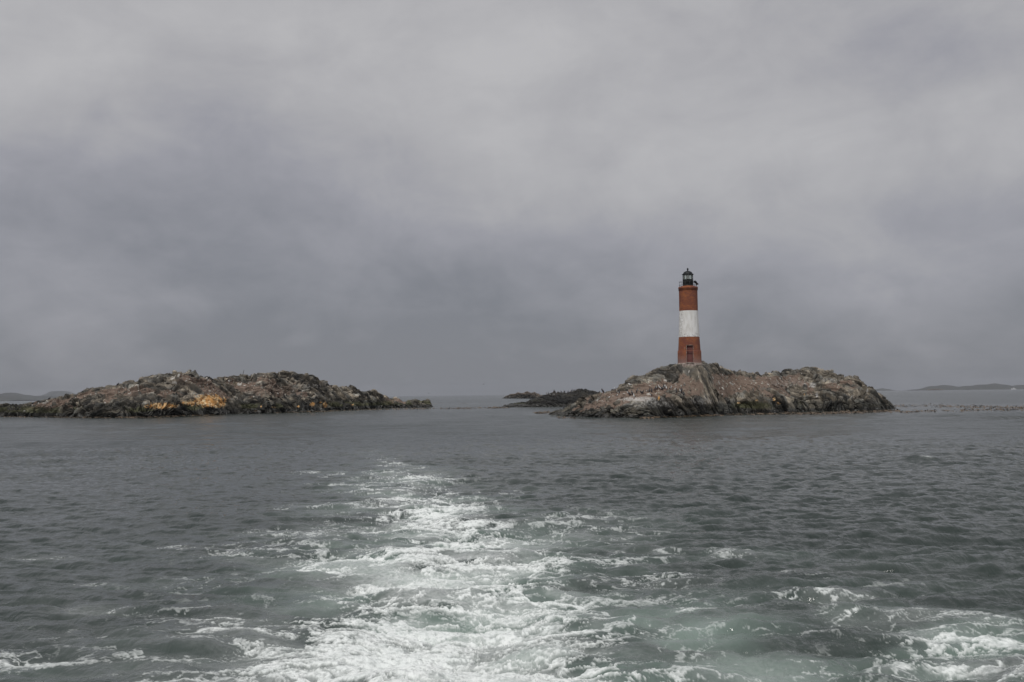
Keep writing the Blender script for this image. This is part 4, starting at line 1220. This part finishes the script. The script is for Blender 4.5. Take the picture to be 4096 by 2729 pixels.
# gulls standing on the slope
def gull_mesh():
    bm = bmesh.new()
    sp = [(-0.20, 0.16, .008), (-0.14, 0.17, .030), (-0.07, 0.175, .056), (0.0, 0.185, .064), (0.06, 0.21, .052), (0.09, 0.25, .034), (0.10, 0.285, .030), (0.115, 0.305, .031), (0.14, 0.306, .020), (0.17, 0.300, .008), (0.19, 0.292, .003)]
    tube(bm, [(a, 0, b) for a, b, _ in sp], [c for _, _, c in sp], 12, 1)
    for f in bm.faces:
        if f.calc_center_median().x > 0.16: f.material_index = 2
    for s in (-1, 1):
        tube(bm, [(0.04, s * 0.050, 0.21), (-0.05, s * 0.058, 0.195), (-0.15, s * 0.03, 0.18), (-0.24, s * 0.01, 0.175)], [.02, .034, .02, .005], 8, 4, True, 0.4)
        tube(bm, [(0.0, s * 0.025, 0.14), (0.0, s * 0.028, 0.0)], .008, 5, 3)
        tube(bm, [(-0.01, s * 0.028, 0.006), (0.06, s * 0.034, 0.005)], [.008, .022], 6, 3)
    bmesh.ops.recalc_face_normals(bm, faces=bm.faces)
    me = bpy.data.meshes.new('gull')
    bm.to_mesh(me); bm.free()
    for m in BM + [simple_mat('grey_wing', (0.20, 0.21, 0.22), (0.28, 0.29, 0.30), 15, 0.7)]:
        me.materials.append(m)
    return me


GULL = gull_mesh()
for (px, fy, hd, sc, lb) in [(2520, 1547, 160, 1.3, 'white gull standing on the upper slope above the cormorants'),
                             (2459.7, 1558, 200, 0.9, 'small gull perched on the ridge skyline left of the lighthouse slope'),
                             (2436.5, 1596, 30, 1.0, 'white gull low on the left slope among reddish rocks')]:
    o = link(bpy.data.objects.new('gull', GULL))
    o.location = ground_hit(RI, px, fy) + Vector((0, 0, -0.005)); o.rotation_euler.z = R(hd); o.scale = (sc,) * 3
    tag(o, lb, 'seabird', 'gulls on the lighthouse island')

# tiny seabirds along the crest of the dark islet
rnd = random.Random(4)
for (cx, cy) in [(985, 170), (1095, 160), (1112, 158), (1140, 150), (1268, 98), (1282, 96), (1294, 100), (1350, 118), (1370, 118), (1435, 108), (1450, 112), (1500, 102), (1515, 103), (1528, 108), (1580, 100),
                 (1615, 92), (1660, 82), (1680, 90), (1705, 78), (1735, 72), (1765, 72), (1100, 180), (1180, 178), (1250, 190), (1310, 182), (1345, 172)]:
    crest = cy < 175
    cormorant(mid_island, 2000 + cx / 5.885, 1550 + (cy + 14) / 5.885, rnd.choice(['upright', 'upright', 'preening', 'hunched']), rnd.random() < 0.5, rnd.uniform(0, 360),
              'tiny seabird standing on the dark islet' , rnd.uniform(0.75, 1.0), 'seabirds on the dark islet')
cormorant(mid_island, 2000 + 710 / 5.885, 1550 + 290 / 5.885, 'upright', False, 180, 'tiny seabird apart from the rest by the low mossy step of the dark islet', 0.8, 'seabirds on the dark islet')
cormorant(left_island, 197, 1601, 'hunched', False, 10, 'tiny dark bird on the low left shoulder of the left island', 1.2, 'birds on the left island')
cormorant(left_island, 471, 1544, 'hunched', False, 20, 'tiny dark bird on the ridge of the left island', 1.2, 'birds on the left island')


# flying gulls
def flying_mesh(name, lift_l, lift_r, span):
    bm = bmesh.new()
    sp = [(-0.24, 0, .010), (-0.16, 0.004, .035), (-0.05, 0.0, .060), (0.06, 0.0, .058), (0.14, 0.01, .038), (0.19, 0.018, .030), (0.225, 0.016, .018), (0.27, 0.008, .004)]
    tube(bm, [(a, 0, b) for a, b, _ in sp], [c for _, _, c in sp], 10, 0)
    for s, lf in ((1, lift_l), (-1, lift_r)):
        w = span / 2
        pts = [(0.03, s * 0.03, 0.02), (0.05, s * w * 0.35, w * 0.35 * lf + 0.03), (0.0, s * w * 0.7, w * 0.62 * lf), (-0.10, s * w, w * 0.80 * lf)]
        ch = [0.09, 0.085, 0.065, 0.012]
        rows = []
        for (px_, py_, pz_), c in zip(pts, ch):
            rows.append([bm.verts.new((px_ + c, py_, pz_)), bm.verts.new((px_, py_, pz_ + 0.018)), bm.verts.new((px_ - c, py_, pz_)), bm.verts.new((px_, py_, pz_ - 0.008))])
        for a, b in zip(rows[:-1], rows[1:]):
            for k in range(4):
                bm.faces.new((a[k], a[(k + 1) % 4], b[(k + 1) % 4], b[k]))
        bm.faces.new(rows[-1])
    bmesh.ops.recalc_face_normals(bm, faces=bm.faces)
    me = bpy.data.meshes.new(name)
    bm.to_mesh(me); bm.free()
    me.materials.append(FM)
    return me


FM = simple_mat('dark_grey_feathers', (0.03, 0.03, 0.033), (0.06, 0.06, 0.065), 10, 0.8)
for (px, py, Y, rz, ll, lr, sp_, lb) in [(1715, 1574, 330, 75, 0.75, 0.15, 1.35, 'gull in flight with raised wings just above the horizon right of the left island'),
                                         (1934, 1538, 360, 200, 0.55, 0.5, 1.1, 'small bird in flight higher over the open water between the islands'),
                                         (2733.5, 1086, 520, 95, 0.04, 0.02, 0.9, 'distant bird gliding level beside the lighthouse dome')]:
    o = link(bpy.data.objects.new('flying_bird', flying_mesh('flying_bird', ll, lr, sp_)))
    o.location = px_at(px, py, Y); o.rotation_euler = (0, R(-8), R(rz))
    tag(o, lb, 'seabird', 'birds in flight')


# far white passenger boat under the right hand hills
def build_boat():
    p = px_ground(4055, 1559.6); s = 3600 / p[1]
    d = px_dir(4055, 1557.0); t = 3600 / d.y
    loc = Vector((d.x * t, 3600, 0.0))
    root = empty('passenger_boat', loc, R(8))
    tag(root, 'distant white passenger boat under the right hand hills', 'boat')
    wm = simple_mat('white_boat_paint', (0.70, 0.71, 0.72), (0.8, 0.8, 0.8), 0.5, 0.5)
    dk = simple_mat('dark_boat_glass', (0.03, 0.035, 0.04), (0.05, 0.05, 0.06), 0.5, 0.3)
    bm = bmesh.new()
    xs = [-9.5, -9, -4, 3, 7, 10.5]; hw = [2.2, 2.5, 2.7, 2.6, 1.7, 0.05]; sheer = [2.0, 2.0, 1.9, 2.1, 2.6, 3.1]
    rings = []
    for x_, w_, sh in zip(xs, hw, sheer):
        rings.append([bm.verts.new((x_, -w_, sh)), bm.verts.new((x_ - (0.9 if w_ < 0.1 else 0), -w_ * 0.75, -0.3)), bm.verts.new((x_ - (0.9 if w_ < 0.1 else 0), w_ * 0.75, -0.3)), bm.verts.new((x_, w_, sh))])
    for a, b in zip(rings[:-1], rings[1:]):
        for k in range(4):
            bm.faces.new((a[k], a[(k + 1) % 4], b[(k + 1) % 4], b[k]))
    bm.faces.new(rings[0]); bm.faces.new(rings[-1])
    finish(bm, 'hull', [wm], root)
    bm = bmesh.new(); box(bm, (-2.2, 0, 3.2), (11.5, 4.2, 2.5)); cb = finish(bm, 'cabin', [wm], root)
    bm = bmesh.new(); box(bm, (-2.2, 0, 3.5), (10.4, 4.3, 0.8)); finish(bm, 'window', [dk], cb)
    bm = bmesh.new(); box(bm, (1.0, 0, 5.45), (4.6, 3.4, 1.95)); wh = finish(bm, 'wheelhouse', [wm], root)
    bm = bmesh.new(); box(bm, (1.2, 0, 5.7), (4.4, 3.5, 0.7)); finish(bm, 'window', [dk], wh)
    bm = bmesh.new(); tube(bm, [(-0.5, 0, 6.4), (-0.7, 0, 9.0)], [0.16, 0.08], 8); finish(bm, 'mast', [wm], root)


build_boat()


# ------------------------------------------------------------------ haze
def build_haze():
    m, N = new_mat('sea_haze')
    vol = N.n('ShaderNodeVolumePrincipled', ins={'Color': (0.54, 0.57, 0.62, 1), 'Density': 0.00008, 'Anisotropy': 0.0})
    N.n('ShaderNodeOutputMaterial', ins={1: vol.outputs[0]})
    bm = bmesh.new()
    box(bm, (0, 0, 58.0), (24000, 24000, 126.0))
    o = finish(bm, 'haze', [m])
    tag(o, 'thin grey sea haze between the boat and the far hills', 'haze', kind='stuff')


build_haze()
